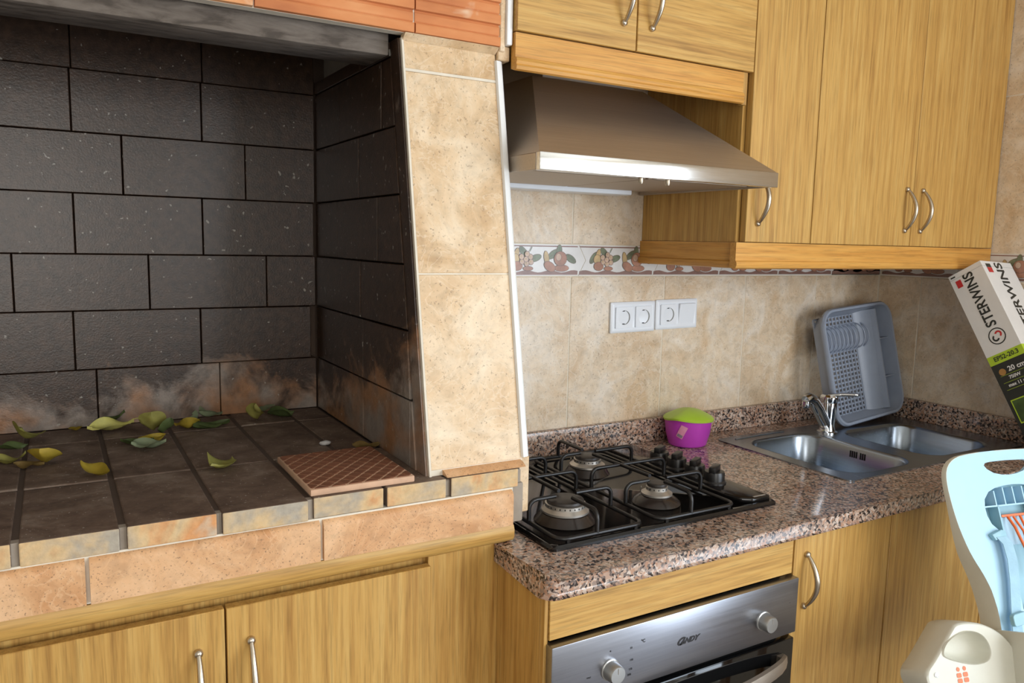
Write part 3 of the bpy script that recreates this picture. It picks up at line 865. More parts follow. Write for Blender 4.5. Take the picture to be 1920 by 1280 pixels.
# ------------------------------------------------------------------ hob
HB = thing('gas_hob', 'black four-burner gas hob set into the granite worktop', 'hob')
bm = bmesh.new()
loft_bm(bm, [[(x, y, z) for x, y in rrect(1.032, -.311, w, d, .012, 4)] for w, d, z in ((.580, .500, .9003), (.580, .500, .905), (.572, .492, .9095), (.556, .476, .9095), (.548, .468, .907))], True, True, True)
finish('hob_plate', bm, M['enamel'], HB, 40)
bm = bmesh.new()
P_ = [(1.232, -.070), (1.314, -.070), (1.314, -.546), (1.262, -.546), (1.240, -.530), (1.232, -.49)]
prism_bm(bm, P_, 'z', .906, .918); bev(bm, .004, 3)
finish('control_strip', bm, M['enamel'], HB, 40)
bm = bmesh.new(); bbox(bm, 1.270, 1.306, -.5405, -.5355, .9178, .9183); finish('maker_mark', bm, M['alu'], HB)
def burner(x, y, R_, rc, rm):
    b = lathe('burner', [(0, .906), (rm, .9072), (rm * .93, .9125), (R_ * 1.02, .923), (R_ * .8, .924)], (x, y, 0), M['mound'], HB, 36)
    lathe('skirt', [(R_ * .8, .9235), (R_, .9245), (R_, .9285), (rc * 1.12, .9345), (rc * 1.12, .9415), (rc * 1.02, .9425), (0, .9425)], (x, y, 0), M['alu'], b, 36)
    lathe('burner_cap', [(rc * 1.0, .9425), (rc * 1.04, .9445), (rc * 1.0, .9485), (rc * .9, .950), (0, .950)], (x, y, 0), M['burner_cap'], b, 36)
    bm = bmesh.new(); n = int(22 * rc / .03)
    for k in range(n):
        a = 2 * math.pi * k / n; r = rc * 1.12
        c, s = math.cos(a), math.sin(a); w = .0011
        q = [(r + .0003, -w, .9365), (r + .0003, w, .9365), (r + .0003, w, .9398), (r + .0003, -w, .9398)]
        bm.faces.new([bm.verts.new((x + c * u - s * v, y + s * u + c * v, z)) for u, v, z in q])
    finish('flame_slots', bm, M['slot'], b)
    tube('igniter', [(x - R_ * .35, y + R_ * 1.12, .912), (x - R_ * .35, y + R_ * 1.12, .932)], .0018, M['alu'], b, 6)
burner(.850, -.442, .047, .036, .062)
burner(.850, -.195, .042, .029, .054)
burner(1.075, -.203, .042, .029, .054)
burner(1.083, -.443, .033, .0205, .052)
def arch(a, b, h0, h1, r=.016):
    """rises at a from h0 to h1 and runs level to b"""
    a, b = Vector((a[0], a[1], 0)), Vector((b[0], b[1], 0)); d = (b - a).normalized()
    pts = [a + Vector((0, 0, h0)), a + Vector((0, 0, h1 - r))]
    for k in range(1, 5):
        t = math.radians(90 * k / 4)
        pts.append(a + d * (r - r * math.cos(t)) + Vector((0, 0, h1 - r + r * math.sin(t))))
    pts.append(b + Vector((0, 0, h1)))
    return pts
def pan_support(x0, x1, cxs, front_y, back_y):
    bm = bmesh.new(); y0, y1, z, T, r = -.548, -.078, .9145, .957, .0043
    tube_bm(bm, [(x, y, z) for x, y in rrect((x0 + x1) / 2, (y0 + y1) / 2, x1 - x0, y1 - y0, .022, 4)], r, 8, True)
    cf, cb = cxs
    for (c, by, gap) in ((cf, front_y, .024), (cb, back_y, .022)):
        tube_bm(bm, arch((x0, by), (c - gap, by), z, T), r)
        tube_bm(bm, arch((x1, by), (c + gap, by), z, T), r)
    tube_bm(bm, arch((cf, y0), (cf, front_y - .024), z, T), r)
    tube_bm(bm, arch((cb, y1), (cb, back_y + .022), z, T), r)
    my = (front_y + back_y) / 2
    A = arch((x0, my), ((x0 + x1) / 2, my), z, T); B = arch((x1, my), ((x0 + x1) / 2, my), z, T)
    tube_bm(bm, A, r); tube_bm(bm, B, r)
    tube_bm(bm, [(cf, front_y + .024, T), (cb, back_y - .022, T)], r)
    for x, y in ((x0 + .02, y0), (x1 - .02, y0), (x0 + .02, y1), (x1 - .02, y1)):
        tube_bm(bm, [(x, y, .908), (x, y, z)], .005, 6)
    return finish('pan_support', bm, M['iron'], HB, 50)
pan_support(.766, .962, (.850, .850), -.442, -.195)
pan_support(1.000, 1.208, (1.083, 1.075), -.443, -.203)
for i, y in enumerate((-.238, -.300, -.362, -.424)):
    fr = (Vector((1, 0, 0)), Vector((0, 1, 0)), Vector((0, 0, 1)))
    k = lathe('hob_knob', [(0, .917), (.027, .917), (.027, .921), (.0235, .925), (.0232, .940), (.0215, .9445), (0, .946)], (1.268, y, 0), M['iron'], HB, 26)
    bm = bmesh.new(); a = .5
    c, s = math.cos(a), math.sin(a)
    vs = bbox(bm, -.0215, .0215, -.0075, .0075, .940, .957); bev(bm, .002, 2)
    for v in bm.verts: v.co = Vector((1.268 + v.co.x * c - v.co.y * s, y + v.co.x * s + v.co.y * c, v.co.z))
    finish('grip', bm, M['iron'], k, 40)

# ------------------------------------------------------------------ sink and tap
SKT = thing('double_sink', 'stainless double-bowl sink set into the granite by the corner', 'sink')
bowls = [(1.785, -.322, .278, .360, .07), (2.150, -.338, .310, .312, .07)]
bm = bmesh.new()
out = rrect(1.996, -.309, .778, .440, .018, 4)
holed_bm(bm, out, [rrect(*b, 6) for b in bowls], lambda u, v, w: (u, v, w), .9004, .9034)
finish('drainer_deck', bm, M['sink'], SKT, 40)
bm = bmesh.new()
for cx_, cy_, w, h, r in bowls:
    rings = []
    for ins, z in ((0, .9036), (.003, .9030), (.008, .894), (.012, .80), (.020, .765), (.045, .752)):
        rings.append([(x, y, z) for x, y in rrect(cx_, cy_, w - 2 * ins, h - 2 * ins, max(r - ins * .6, .02), 6)])
    loft_bm(bm, rings, True, False, True)
bw = finish('bowls', bm, M['sink'], SKT, 50)
bm = bmesh.new()
for k in range(8):
    if k in (4,): continue
    y = -.300 - .0065 * k
    bm.faces.new([bm.verts.new(p) for p in ((1.9135, y, .868), (1.9135, y - .0035, .868), (1.9145, y - .0035, .886), (1.9145, y, .886))])
finish('overflow_slots', bm, M['slot'], SKT)
for cx_, cy_ in ((1.785, -.33), (2.150, -.34)):
    lathe('drain', [(0, .7535), (.02, .7535), (.034, .7545), (.040, .7532)], (cx_, cy_, 0), M['chrome'], SKT, 28)
tube('deck_groove', [(1.655, -.118, .9036), (1.75, -.112, .9038), (1.86, -.112, .9036)], .0028, M['sink'], SKT, 6)

TP = thing('mixer_tap', 'chrome mixer tap standing between the two sink bowls', 'tap')
tx, ty = 1.978, -.172
lathe('tap_body', [(0, .9035), (.030, .9035), (.030, .907), (.024, .910), (.0205, .925), (.0205, .945), (.0225, .962), (.0235, .985), (.0235, .995)], (tx, ty, 0), M['chrome'], TP, 28)
lathe('tap_cap', [(.0240, .9945), (.0255, .998), (.0255, 1.012), (.021, 1.018), (0, 1.020)], (tx, ty, 0), M['chrome'], TP, 28)
bm = bmesh.new()
prs = [(tx - .004, ty, 1.014), (tx + .02, ty - .028, 1.021), (tx + .034, ty - .058, 1.024), (tx + .040, ty - .068, 1.024)]
rg = []
for i, (p, w, t) in enumerate(zip(prs, (.015, .011, .008, .006), (.006, .005, .0045, .004))):
    d = Vector((-.92, -.40, 0)).normalized(); sd = Vector((d.x, d.y, 0)); sd = Vector((.86, .5, 0))
    rg.append([tuple(Vector(p) + sd * a + Vector((0, 0, b))) for a, b in ((-w, -t), (w, -t), (w, t), (-w, t))])
loft_bm(bm, rg, True, True, True); bev(bm, .002, 2)
finish('lever', bm, M['chrome'], TP, 50)
sp = [(tx - .006, ty, .922), (tx - .030, ty - .006, .946), (tx - .070, ty - .016, .985), (tx - .105, ty - .024, 1.014), (tx - .128, ty - .028, 1.022), (tx - .143, ty - .030, 1.018)]
tube('spout', sp, [.016, .0175, .0175, .0165, .0155, .012], M['chrome'], TP, 14)
lathe('aerator', [(0, .996), (.0105, .996), (.0115, 1.000), (.0115, 1.014), (0, 1.016)], (tx - .138, ty - .029, 0), M['chrome'], TP, 16)

# ------------------------------------------------------------------ dish rack propped in the corner
DR = thing('dish_rack', 'grey plastic dish drainer propped on end in the corner behind the sink', 'dish rack')
lo, hi = Vector((2.214, -.160, .916)), Vector((2.184, -.088, 1.274))
Vv = (hi - lo).normalized(); Uu = Vector((1, .02, 0)); Uu = (Uu - Vv * Uu.dot(Vv)).normalized(); Nn = Uu.cross(Vv)
RH, RW, RD = (hi - lo).length, .352, .046
RC = (lo + hi) / 2
def RK(u, v, w): return RC + Uu * u + Vv * v + Nn * w
def rloop(w, h, r, d, du=0, dv=0): return [tuple(RK(u, v, d)) for u, v in rrect(du, dv, w, h, r, 6)]
bm = bmesh.new()
loft_bm(bm, [rloop(RW - .026, RH - .026, .045, -.006), rloop(RW - .022, RH - .022, .047, .003), rloop(RW - .008, RH - .008, .053, .004), rloop(RW, RH, .055, -.002), rloop(RW - .002, RH - .002, .055, -.010), rloop(RW - .012, RH - .012, .05, -.012)])
finish('rim', bm, M['rack'], DR, 45)
bm = bmesh.new()
loft_bm(bm, [rloop(RW - .026, RH - .026, .045, -.004), rloop(RW - .040, RH - .056, .040, -RD)])
loft_bm(bm, [rloop(RW - .020, RH - .020, .047, -.006), rloop(RW - .034, RH - .050, .043, -RD - .003)])
finish('tray_walls', bm, M['rack'], DR, 45)
# floor: perforated field left, plain ramp and cutlery bins right
bm = bmesh.new()
fw, fh = RW - .040, RH - .056
u0, u1 = -fw / 2, -fw / 2 + fw * .62
# bars of the grid
def bar(ua, ub, va, vb, w0, w1):
    vs = []
    for w in (w0, w1):
        for u, v in ((ua, va), (ub, va), (ub, vb), (ua, vb)): vs.append(bm.verts.new(RK(u, v, w)))
    for q in ((0, 1, 2, 3), (7, 6, 5, 4), (0, 4, 5, 1), (1, 5, 6, 2), (2, 6, 7, 3), (3, 7, 4, 0)): bm.faces.new([vs[i] for i in q])
nu, nv = 11, 22
pu, pv = (u1 - u0) / nu, fh / nv
for i in range(nu + 1): bar(u0 + i * pu - .0028, u0 + i * pu + .0028, -fh / 2, fh / 2, -RD - .003, -RD + .003)
for j in range(nv + 1): bar(u0, u1, -fh / 2 + j * pv - .0030, -fh / 2 + j * pv + .0030, -RD - .003, -RD + .001)
finish('perforated_floor', bm, M['rack'], DR)
bm = bmesh.new()
bar(u1, fw / 2, -fh / 2, fh / 2, -RD - .003, -RD)
finish('solid_floor', bm, M['rack'], DR)
bm = bmesh.new()      # ramp between the plates and the cutlery bins
um = fw / 2 - .052
prof = [(u1 - .004, -RD), (u1 + .004, -RD + .008), (um - .006, -.022), (um, -.008), (um + .005, -.008), (um + .005, -RD)]
A = [bm.verts.new(RK(u, -fh / 2 - .006, w)) for u, w in prof]; B = [bm.verts.new(RK(u, fh / 2 + .006, w)) for u, w in prof]
bm.faces.new(A); bm.faces.new(B[::-1])
for i in range(len(prof)): bm.faces.new((A[i], A[(i + 1) % len(prof)], B[(i + 1) % len(prof)], B[i]))
finish('ramp', bm, M['rack'], DR, 30)
for v in (-fh / 2 + .30 * fh, -fh / 2 + .70 * fh):
    bm = bmesh.new(); bar(um + .004, fw / 2 + .012, v - .0015, v + .0015, -RD, -.012); finish('bin_divider', bm, M['rack'], DR)
for k in range(11):   # plate fins: half rings standing on the floor across the tray
    u = u0 + .006 + k * .0205
    vc, rad = .085, .040
    pts = [RK(u + .006 * math.sin(math.pi * t / 12) + (.0), vc - rad * math.cos(math.pi * t / 12), -RD + .002 + (.028 if k < 9 else .032) * math.sin(math.pi * t / 12)) for t in range(13)]
    tube('plate_fin', [tuple(p) for p in pts], .0024, M['rack'], DR, 6)
bm = bmesh.new()
bar(u0, u0 + .0205 * 10.6, .045, .125, -RD, -RD + .006); finish('plate_bed', bm, M['rack'], DR)

# ------------------------------------------------------------------ purple bowl with lime lid
PB = thing('lidded_bowl', 'small purple plastic bowl with a lime green spouted lid, beside the hob', 'bowl', loc=(1.500, -.087, .9))
bc = (0, 0, 0)
lathe('bowl_body', [(0, .0008), (.046, .0008), (.050, .004), (.058, .035), (.0615, .066), (.063, .078), (.060, .078), (.057, .06), (.048, .01), (0, .008)], bc, M['purple'], PB, 40)
bm = bmesh.new(); n = 44; rings = []
for r, h in ((.060, .074), (.0655, .073), (.0665, .078), (.063, .082), (.050, .089), (.034, .0965), (.018, .1005), (.006, .102)):
    ring = []
    for k in range(n):
        a = 2 * math.pi * k / n
        d = math.atan2(math.sin(a - R(205)), math.cos(a - R(205)))
        f = math.exp(-(d / .38) ** 2) * (r / .066) ** 2
        q = r * (1 + .16 * f)
        wz = .006 * f + .002 * math.sin(2 * a) * (r / .066)
        ring.append((q * math.cos(a), q * math.sin(a), h + wz))
    rings.append(ring)
loft_bm(bm, rings, True, True, True)
finish('lid', bm, M['lime'], PB, 50)
bm = bmesh.new()    # sticker wrapped on the bowl wall
def on_bowl(a, z):
    r = .0584 + (z - .035) * .1 + .0005
    return (r * math.cos(a), r * math.sin(a), z)
a0 = R(214)
def stk(u0_, u1_, v0_, v1_, mi, off):
    g = []
    for i in range(5):
        row = []
        for j in range(4):
            u = u0_ + (u1_ - u0_) * i / 4; v = v0_ + (v1_ - v0_) * j / 3
            th = R(-24); uu, vv = u * math.cos(th) - v * math.sin(th), u * math.sin(th) + v * math.cos(th)
            p = Vector(on_bowl(a0 + uu / .058, .047 + vv)); p += Vector((p.x, p.y, 0)).normalized() * off
            row.append(bm.verts.new(p))
        g.append(row)
    for i in range(4):
        for j in range(3): bm.faces.new((g[i][j], g[i + 1][j], g[i + 1][j + 1], g[i][j + 1])).material_index = mi
stk(-.009, .009, -.018, .018, 0, .0004); stk(-.007, .007, -.016, -.008, 1, .0007)
finish('sticker', bm, [M['sticker'], M['sticker_grey']], PB)
PB.scale = (1.07, 1.0, 1.0)

# ------------------------------------------------------------------ sockets
def socket_plate(name, label, x0, z0, second_switch, tilt):
    S = thing(name, label, 'socket', None, (x0, -.0, z0))
    w, h, d = .152, .083, .010
    bm = bmesh.new()
    loft_bm(bm, [[(u, -t, v) for u, v in rrect(w / 2, h / 2, w - 2 * i, h - 2 * i, .003, 3)] for i, t in ((0, .0003), (0, .006), (.004, .0095), (.011, .0095), (.0125, .0085))], True, True, True)
    finish('frame', bm, M['socket_white'], S, 40)
    for k in range(2):
        cx_ = .042 + .068 * k; cz_ = h / 2
        if k == 1 and second_switch:
            bm = bmesh.new()
            prism_bm(bm, [(-.0085, cz_ - .029), (-.0155, cz_ + .029), (-.0125, cz_ + .0295), (-.0085, cz_ + .029)], 'x', cx_ - .029, cx_ + .029); bev(bm, .001, 1)
            finish('rocker', bm, M['socket_white'], S, 40); continue
        bm = bmesh.new()
        P = lambda u, v, t: (u, t, v)
        sq = rrect(cx_, cz_, .057, .057, .002, 2)
        holed_bm(bm, sq, [ell(cx_, cz_, .0195, .0195, 28)], P, -.0125, -.008)
        ins = finish('socket_insert', bm, M['socket_white'], S)
        bm = bmesh.new()
        loft_bm(bm, [[(u, -t, v) for u, v in ell(cx_, cz_, r_, r_, 28)] for r_, t in ((.0195, .0123), (.0185, .001))], True, False, True)
        finish('recess', bm, M['socket_grey'], ins, 40)
        bm = bmesh.new()
        for dx in (-.0095, .0095): bm.faces.new([bm.verts.new((u, -.0013, v)) for u, v in ell(cx_ + dx, cz_, .0026, .0026, 10)])
        for dz in (-.0175, .0175): bbox(bm, cx_ - .004, cx_ + .004, -.009, -.0012, cz_ + dz - .0012, cz_ + dz + .0012)
        finish('contacts', bm, M['slot'], ins)
    S.rotation_euler = (0, tilt, 0)
    return S
socket_plate('double_socket', 'white double power socket, the left of the two wall plates', 1.280, 1.2095, False, R(-.8))
socket_plate('socket_and_switch', 'white plate with one socket and a light switch, right of the double socket', 1.4365, 1.2135, True, R(-.8))

# ------------------------------------------------------------------ wall cabinets
UC = thing('tall_wall_cabinet', 'tall oak-look wall cabinet with three doors right of the cooker hood', 'cabinet')
box('carcass', 1.379, XR - .001, -.340, -.001, 1.458, 2.50, M['oak_z'], UC, .001)
Y0 = -.361
door('cabinet_door', 1.3885, 1.6125, Y0, 1.459, 2.48, M['oak_z'], UC, handle=((1.424, 1.612), (1.424, 1.502)))
door('cabinet_door', 1.6155, 2.0145, Y0, 1.459, 2.48, M['oak_z'], UC, handle=((1.983, 1.609), (1.983, 1.500)))
door('cabinet_door', 2.0165, XR - .003, Y0, 1.459, 2.48, M['oak_z'], UC, handle=((2.052, 1.609), (2.052, 1.500)))
def pelmet_profile(y, z0, z1, t=.018, k=1):
    h = z1 - z0
    return [(y + t, z0 + .004), (y + t, z1), (y, z1), (y, z0 + .020), (y - .003, z0 + .017), (y - .0045, z0 + .010), (y - .002, z0 + .003), (y + .004, z0)]
prism('front_pelmet', pelmet_profile(-.360, 1.396, 1.4575), 'x', 1.362, XR - .002, M['trim_x'], UC, 0, 30)
prism('side_pelmet', [(x + 0, z) for x, z in [(1.379 + .014, 1.400), (1.379 + .014, 1.4575), (1.364 + .010, 1.4575), (1.364 + .010, 1.416), (1.369, 1.413), (1.368, 1.406), (1.371, 1.399), (1.376, 1.397)]], 'y', -.341, -.001, M['trim_y'], UC, 0, 30)

HC = thing('hood_wall_cabinet', 'short oak-look wall cabinet above the cooker hood with two horizontal grain doors', 'cabinet')
box('carcass', .7645, 1.377, -.340, -.001, 1.860, 2.50, M['oak_x'], HC, .001)
door('cabinet_door', .7645, 1.0455, Y0, 1.8385, 2.48, M['oak_x'], HC, handle=((1.011, 1.996), (1.011, 1.888)))
door('cabinet_door', 1.0485, 1.3855, Y0, 1.8385, 2.48, M['oak_x'], HC, handle=((1.084, 1.996), (1.084, 1.888)))
pp = [(-.340, 1.772), (-.340, 1.836), (-.356, 1.836), (-.356, 1.792), (-.360, 1.790), (-.3625, 1.784), (-.360, 1.779), (-.363, 1.775), (-.360, 1.769), (-.354, 1.767)]
prism('front_pelmet', pp, 'x', .7645, 1.360, M['trim_x'], HC, 0, 30)
box('filler_strip', 1.361, 1.376, -.352, -.340, 1.767, 1.8375, M['oak_z'], HC, 0)

# ------------------------------------------------------------------ cooker hood
CH = thing('cooker_hood', 'brushed steel cooker hood with sloping canopy above the gas hob', 'cooker hood')
hx0, hx1, hy0, hz0, hz1 = .7535, 1.364, -.467, 1.576, 1.607
def hood_ring(z):
    k = (z - hz1)
    a = .84 * k
    return [(hx0 + a * .9, hy0 + 1.4 * k, z), (hx1 - a, hy0 + 1.4 * k, z), (hx1 - a, -.012, z), (hx0 + a * .9, -.012, z)]
bm = bmesh.new()
loft_bm(bm, [hood_ring(hz1), hood_ring(1.80)], True, True, True)
finish('canopy', bm, M['steel_dull'], CH)
box('flue', .93, 1.18, -.19, -.012, 1.80, 1.858, M['steel_dull'], CH, 0)
bm = bmesh.new()    # front band and side bands
bbox(bm, hx0, hx1, hy0 - .002, hy0 + .012, hz0, hz1 + .001)
bev(bm, .0015, 2); finish('front_band', bm, M['band'], CH, 40)
for xx in (hx0, hx1 - .010):
    box('side_band', xx, xx + .010, hy0 + .012, -.012, hz0 + .001, hz1, M['steel_dull'], CH, .001)
box('underside', hx0 + .010, hx1 - .010, hy0 + .013, -.012, hz0 + .010, hz0 + .016, M['steel_dull'], CH, 0)
for a, b in ((hx0 + .02, hx0 + .300), (hx0 + .306, hx1 - .02)):
    box('grease_filter', a, b, -.40, -.105, hz0 + .004, hz0 + .0098, M['steel_dull'], CH, .001)
box('lamp_cover', hx0 + .016, hx1 - .10, -.095, -.030, hz0 - .006, hz0 + .0098, M['socket_white'], CH, .002)
for x in (1.02, 1.09):
    lathe('push_button', [(0, hz0 - .008), (.004, hz0 - .008), (.0055, hz0 - .004), (.0055, hz0 + .0095)], (x, -.425, 0), M['nickel'], CH, 12)
bm = bmesh.new()
lp = [(u, hy0 - .0022, v) for u, v in rrect(.833, 1.5905, .046, .011, .005, 4)]
tube_bm(bm, lp, .0007, 5, True); finish('badge_outline', bm, M['alu'], CH)

# ------------------------------------------------------------------ cardboard box leaning in the corner
BX = thing('tool_carton', 'tall white and black printed tool carton leaning in the corner right of the sink', 'box')
O = Vector((2.246, -.425, 1.424)); A_ = Vector((-.026, .85, -.527)).normalized(); B_ = Vector((.999, .003, -.045)).normalized(); L_ = Vector((-.037, -.528, -.849)).normalized()
B_ = (B_ - A_ * B_.dot(A_)).normalized(); L_ = (L_ - A_ * L_.dot(A_) - B_ * L_.dot(B_)).normalized()
ba, bb, bl, b1, b2 = .099, .160, .548, .257, .283
def BP(a, b, l): return O + A_ * a + B_ * b + L_ * l
bm = bmesh.new()
rings = [[tuple(BP(a, b, l)) for a, b in ((0, 0), (ba, 0), (ba, bb), (0, bb))] for l in (0, b1, b2, bl)]
RR = loft_bm(bm, rings, True, True, True)
bm.faces.ensure_lookup_table()
for i, f in enumerate(bm.faces[:12]): f.material_index = (0, 1, 2)[i // 4]
bm.faces[13].material_index = 2
finish('carton', bm, [M['box_white'], M['box_green'], M['box_dark']], BX)
e = .0006
nl, nf = -B_, -A_      # outward normals of the left and the front face
def onL(a, l): return BP(a, 0, l) + nl * e
def onF(b, l): return BP(0, b, l) + nf * e
text('brand_lettering', 'STERWINS', onL(.046, .098), -L_, A_, .040, M['box_dark'], BX, 0, .0008, sx=.90)
text('brand_lettering', 'STERWINS', onF(.085, .112), -L_, -B_, .052, M['box_dark'], BX, 0, .0010, sx=.90)
def decal(name, pts, mat, on, off=0):
    bm = bmesh.new(); bm.faces.new([bm.verts.new(on(u, v) + (nl if on is onL else nf) * off) for u, v in pts]); return finish(name, bm, mat, BX)
def ringdecal(name, cx_, cy_, r0, r1, a0_, a1_, mat, on):
    bm = bmesh.new(); n = 24; P0, P1 = [], []
    for k in range(n + 1):
        t = a0_ + (a1_ - a0_) * k / n
        P0.append(bm.verts.new(on(cx_ + r0 * math.cos(t), cy_ + r0 * math.sin(t)))); P1.append(bm.verts.new(on(cx_ + r1 * math.cos(t), cy_ + r1 * math.sin(t))))
    for k in range(n): bm.faces.new((P0[k], P0[k + 1], P1[k + 1], P1[k]))
    return finish(name, bm, mat, BX)
lc = (.047, .212)
ringdecal('logo_ring', lc[0], lc[1], .0205, .0235, 0, 2 * math.pi, M['box_dark'], onL)
ringdecal('logo_mark', lc[0] - .005, lc[1] - .004, .0050, .0098, R(115), R(335), M['box_red'], onL)
ringdecal('logo_mark', lc[0] + .005, lc[1] + .004, .0050, .0098, R(-65), R(155), M['box_dark'], onL)
decal('red_seal', [(.070, .022), (.086, .022), (.086, .044), (.070, .044)], M['box_red'], onL)
decal('red_seal', [(.020, .020), (.044, .020), (.044, .036), (.020, .036)], M['box_red'], onF)
decal('red_seal', [(.020, .008), (.044, .008), (.044, .0195), (.020, .0195)], M['box_dark'], onF)
decal('barcode_mark', [(.080, .006), (.094, .006), (.094, .010), (.080, .010)], M['box_dark'], onL)
text('model_lettering', 'EPS2-20.3', onL(.048, .270), -A_, -L_, .0175, M['box_dark'], BX, 0, .0003)
text('spec_lettering', '20 cm', onL(.036, .306), -A_, -L_, .019, M['box_white'], BX, 0, .0004)
text('spec_lettering', '750W', onL(.050, .328), -A_, -L_, .0125, M['box_white'], BX, 0, .0003)
text('spec_lettering', 'max 11 m/s', onL(.047, .348), -A_, -L_, .0125, M['box_white'], BX, 0, .0003)
text('spec_lettering', '3/8"', onL(.030, .366), -A_, -L_, .0125, M['box_white'], BX, 0, .0003)
decal('log_emblem', ell(.076, .308, .0095, .0095, 20), M['box_brown'], onL)
for l in (.318, .338, .358): decal('green_rule', [(.012, l), (.086, l), (.086, l + .0008), (.012, l + .0008)], M['box_green'], onL)
decal('photo_frame', [(.010, .386), (.090, .386), (.090, .452), (.010, .452)], M['box_green'], onL)
decal('photo_print', [(.013, .389), (.087, .389), (.087, .449), (.013, .449)], M['box_photo'], onL, .0003)
bm = bmesh.new(); q = [BP(-.0005, 0, .016), BP(-.0005, bb, .016), BP(-.0005, bb, .017), BP(-.0005, 0, .017)]
bm.faces.new([bm.verts.new(p) for p in q]); q = [BP(0, -.0005, .014), BP(ba, -.0005, .014), BP(ba, -.0005, .015), BP(0, -.0005, .015)]
bm.faces.new([bm.verts.new(p) for p in q]); finish('flap_crease', bm, M['socket_grey'], BX)

# ------------------------------------------------------------------ child bicycle seat on a stool, in front of the worktop
CS = thing('child_bike_seat', 'white plastic child bicycle seat, coloured with blue daylight, with orange belt parts, right foreground', 'child seat')
SQ = Vector((1.716, -.811, 1.018)); SU = Vector((.974, -.225, 0)).normalized(); SD = Vector((-.084, -.365, -.927)).normalized(); SN = Vector((-.209, -.903, .375))
SU = (SU - SD * SU.dot(SD)).normalized(); SN = SD.cross(SU).normalized()
if SN.y > 0: SN = -SN
def SP(u, v, w=0): return SQ + SU * (u * .01) + SD * (v * .01) + SN * (w * .01)
half = [(-5.2, -1.7), (-11.8, -1.25), (-14.2, -.5), (-15.8, .7), (-16.7, 2.4), (-17.0, 5.0), (-16.9, 8), (-16.6, 11), (-16.2, 13.5), (-15.2, 17.3), (-14.2, 19.7), (-13.1, 21.8), (-12.2, 24), (-11.6, 26), (-11.2, 30), (-11.6, 34), (-13, 40), (-14.5, 46)]
outl = half + [(-u, v) for u, v in half[::-1]]
outl = chaikin(outl, 1)
hh = [(-6.2, 1.2), (-5.8, .75), (-4.5, .55), (0, .45), (4.5, .55), (5.8, .75), (6.2, 1.2), (5.6, 2.0), (4, 2.9), (2, 3.35), (0, 3.5), (-2, 3.35), (-4, 2.9), (-5.6, 2.0)]
kh = [(8.4 * math.cos(R(t)), 9.6 - 4.6 * math.sin(R(t)) if math.sin(R(t)) > 0 else 9.6 - 4.6 * math.sin(R(t))) for t in range(-60, 241, 15)]
kh = [(4.6, 30), (4.6, 15.5)] + [(u, v) for u, v in kh if True][0:] + [(-4.6, 15.5), (-4.6, 30)]
kh = [(4.6, 30), (4.6, 16), (6.2, 14.3), (7.6, 13), (8.3, 11.3), (8.4, 9.6), (8.0, 8.0), (6.6, 6.6), (4.6, 5.9), (2.2, 5.6), (0, 5.5)]
kh = kh + [(-u, v) for u, v in kh[::-1][1:]]
bm = bmesh.new()
holed_bm(bm, outl, [hh, kh], lambda u, v, w: SP(u, v, w), -.9, 0)
finish('back_shell', bm, M['seat_sky_tint'], CS, 30)
bm = bmesh.new()    # rolled rim and side wall
def sdep(v):
    t = min(1, max(0, (v - 6) / 22.0)); return -(.9 + 3.6 * t * t * (3 - 2 * t))
loft_bm(bm, [[tuple(SP(u * k, v + dv, w if w is not None else sdep(v) + dw)) for u, v in outl] for k, dv, w, dw in ((.985, .1, .02, 0), (1.0, 0, .2, 0), (1.010, -.08, -.25, 0), (1.010, -.08, None, 0), (.985, 0, None, -.15))], False)
finish('side_wall', bm, M['seat_cream'], CS, 50)
bm = bmesh.new()
prs = [tuple(SP(u, v, -2.6)) for u, v in ((-8.8, 5), (8.8, 5), (8.8, 31), (-8.8, 31))]
bm.faces.new([bm.verts.new(p) for p in prs]); prs2 = [tuple(SP(u, v, -2.9)) for u, v in ((-8.8, 5), (-8.8, 31), (8.8, 31), (8.8, 5))]
bm.faces.new([bm.verts.new(p) for p in prs2])
finish('recess_panel', bm, M['seat_teal'], CS)
def sbar(name, a, b, t, mat, parent=CS, w0=-2.5, w1=-.1):
    bm = bmesh.new(); a, b = Vector(a), Vector(b); d = (b - a).normalized(); n = Vector((-d.y, d.x)) * t / 2
    c = [a + n, b + n, b - n, a - n]
    rr = [[tuple(SP(p.x, p.y, w)) for p in c] for w in (w0, w1)]
    loft_bm(bm, rr, True, True, True); return finish(name, bm, mat, parent)
for u in (-5.1, -2.6, 0, 2.6, 5.1):
    sbar('rib', (u, 6.0 if abs(u) < 5 else 6.5), (u, 9.4), .28, M['seat_sky_tint'])
sbar('rib', (-8.4, 9.55), (8.4, 9.55), .3, M['seat_sky_tint'])
for s in (-1, 1): sbar('rib', (4.8 * s, 9.5), (4.75 * s, 30), .35, M['seat_teal'])
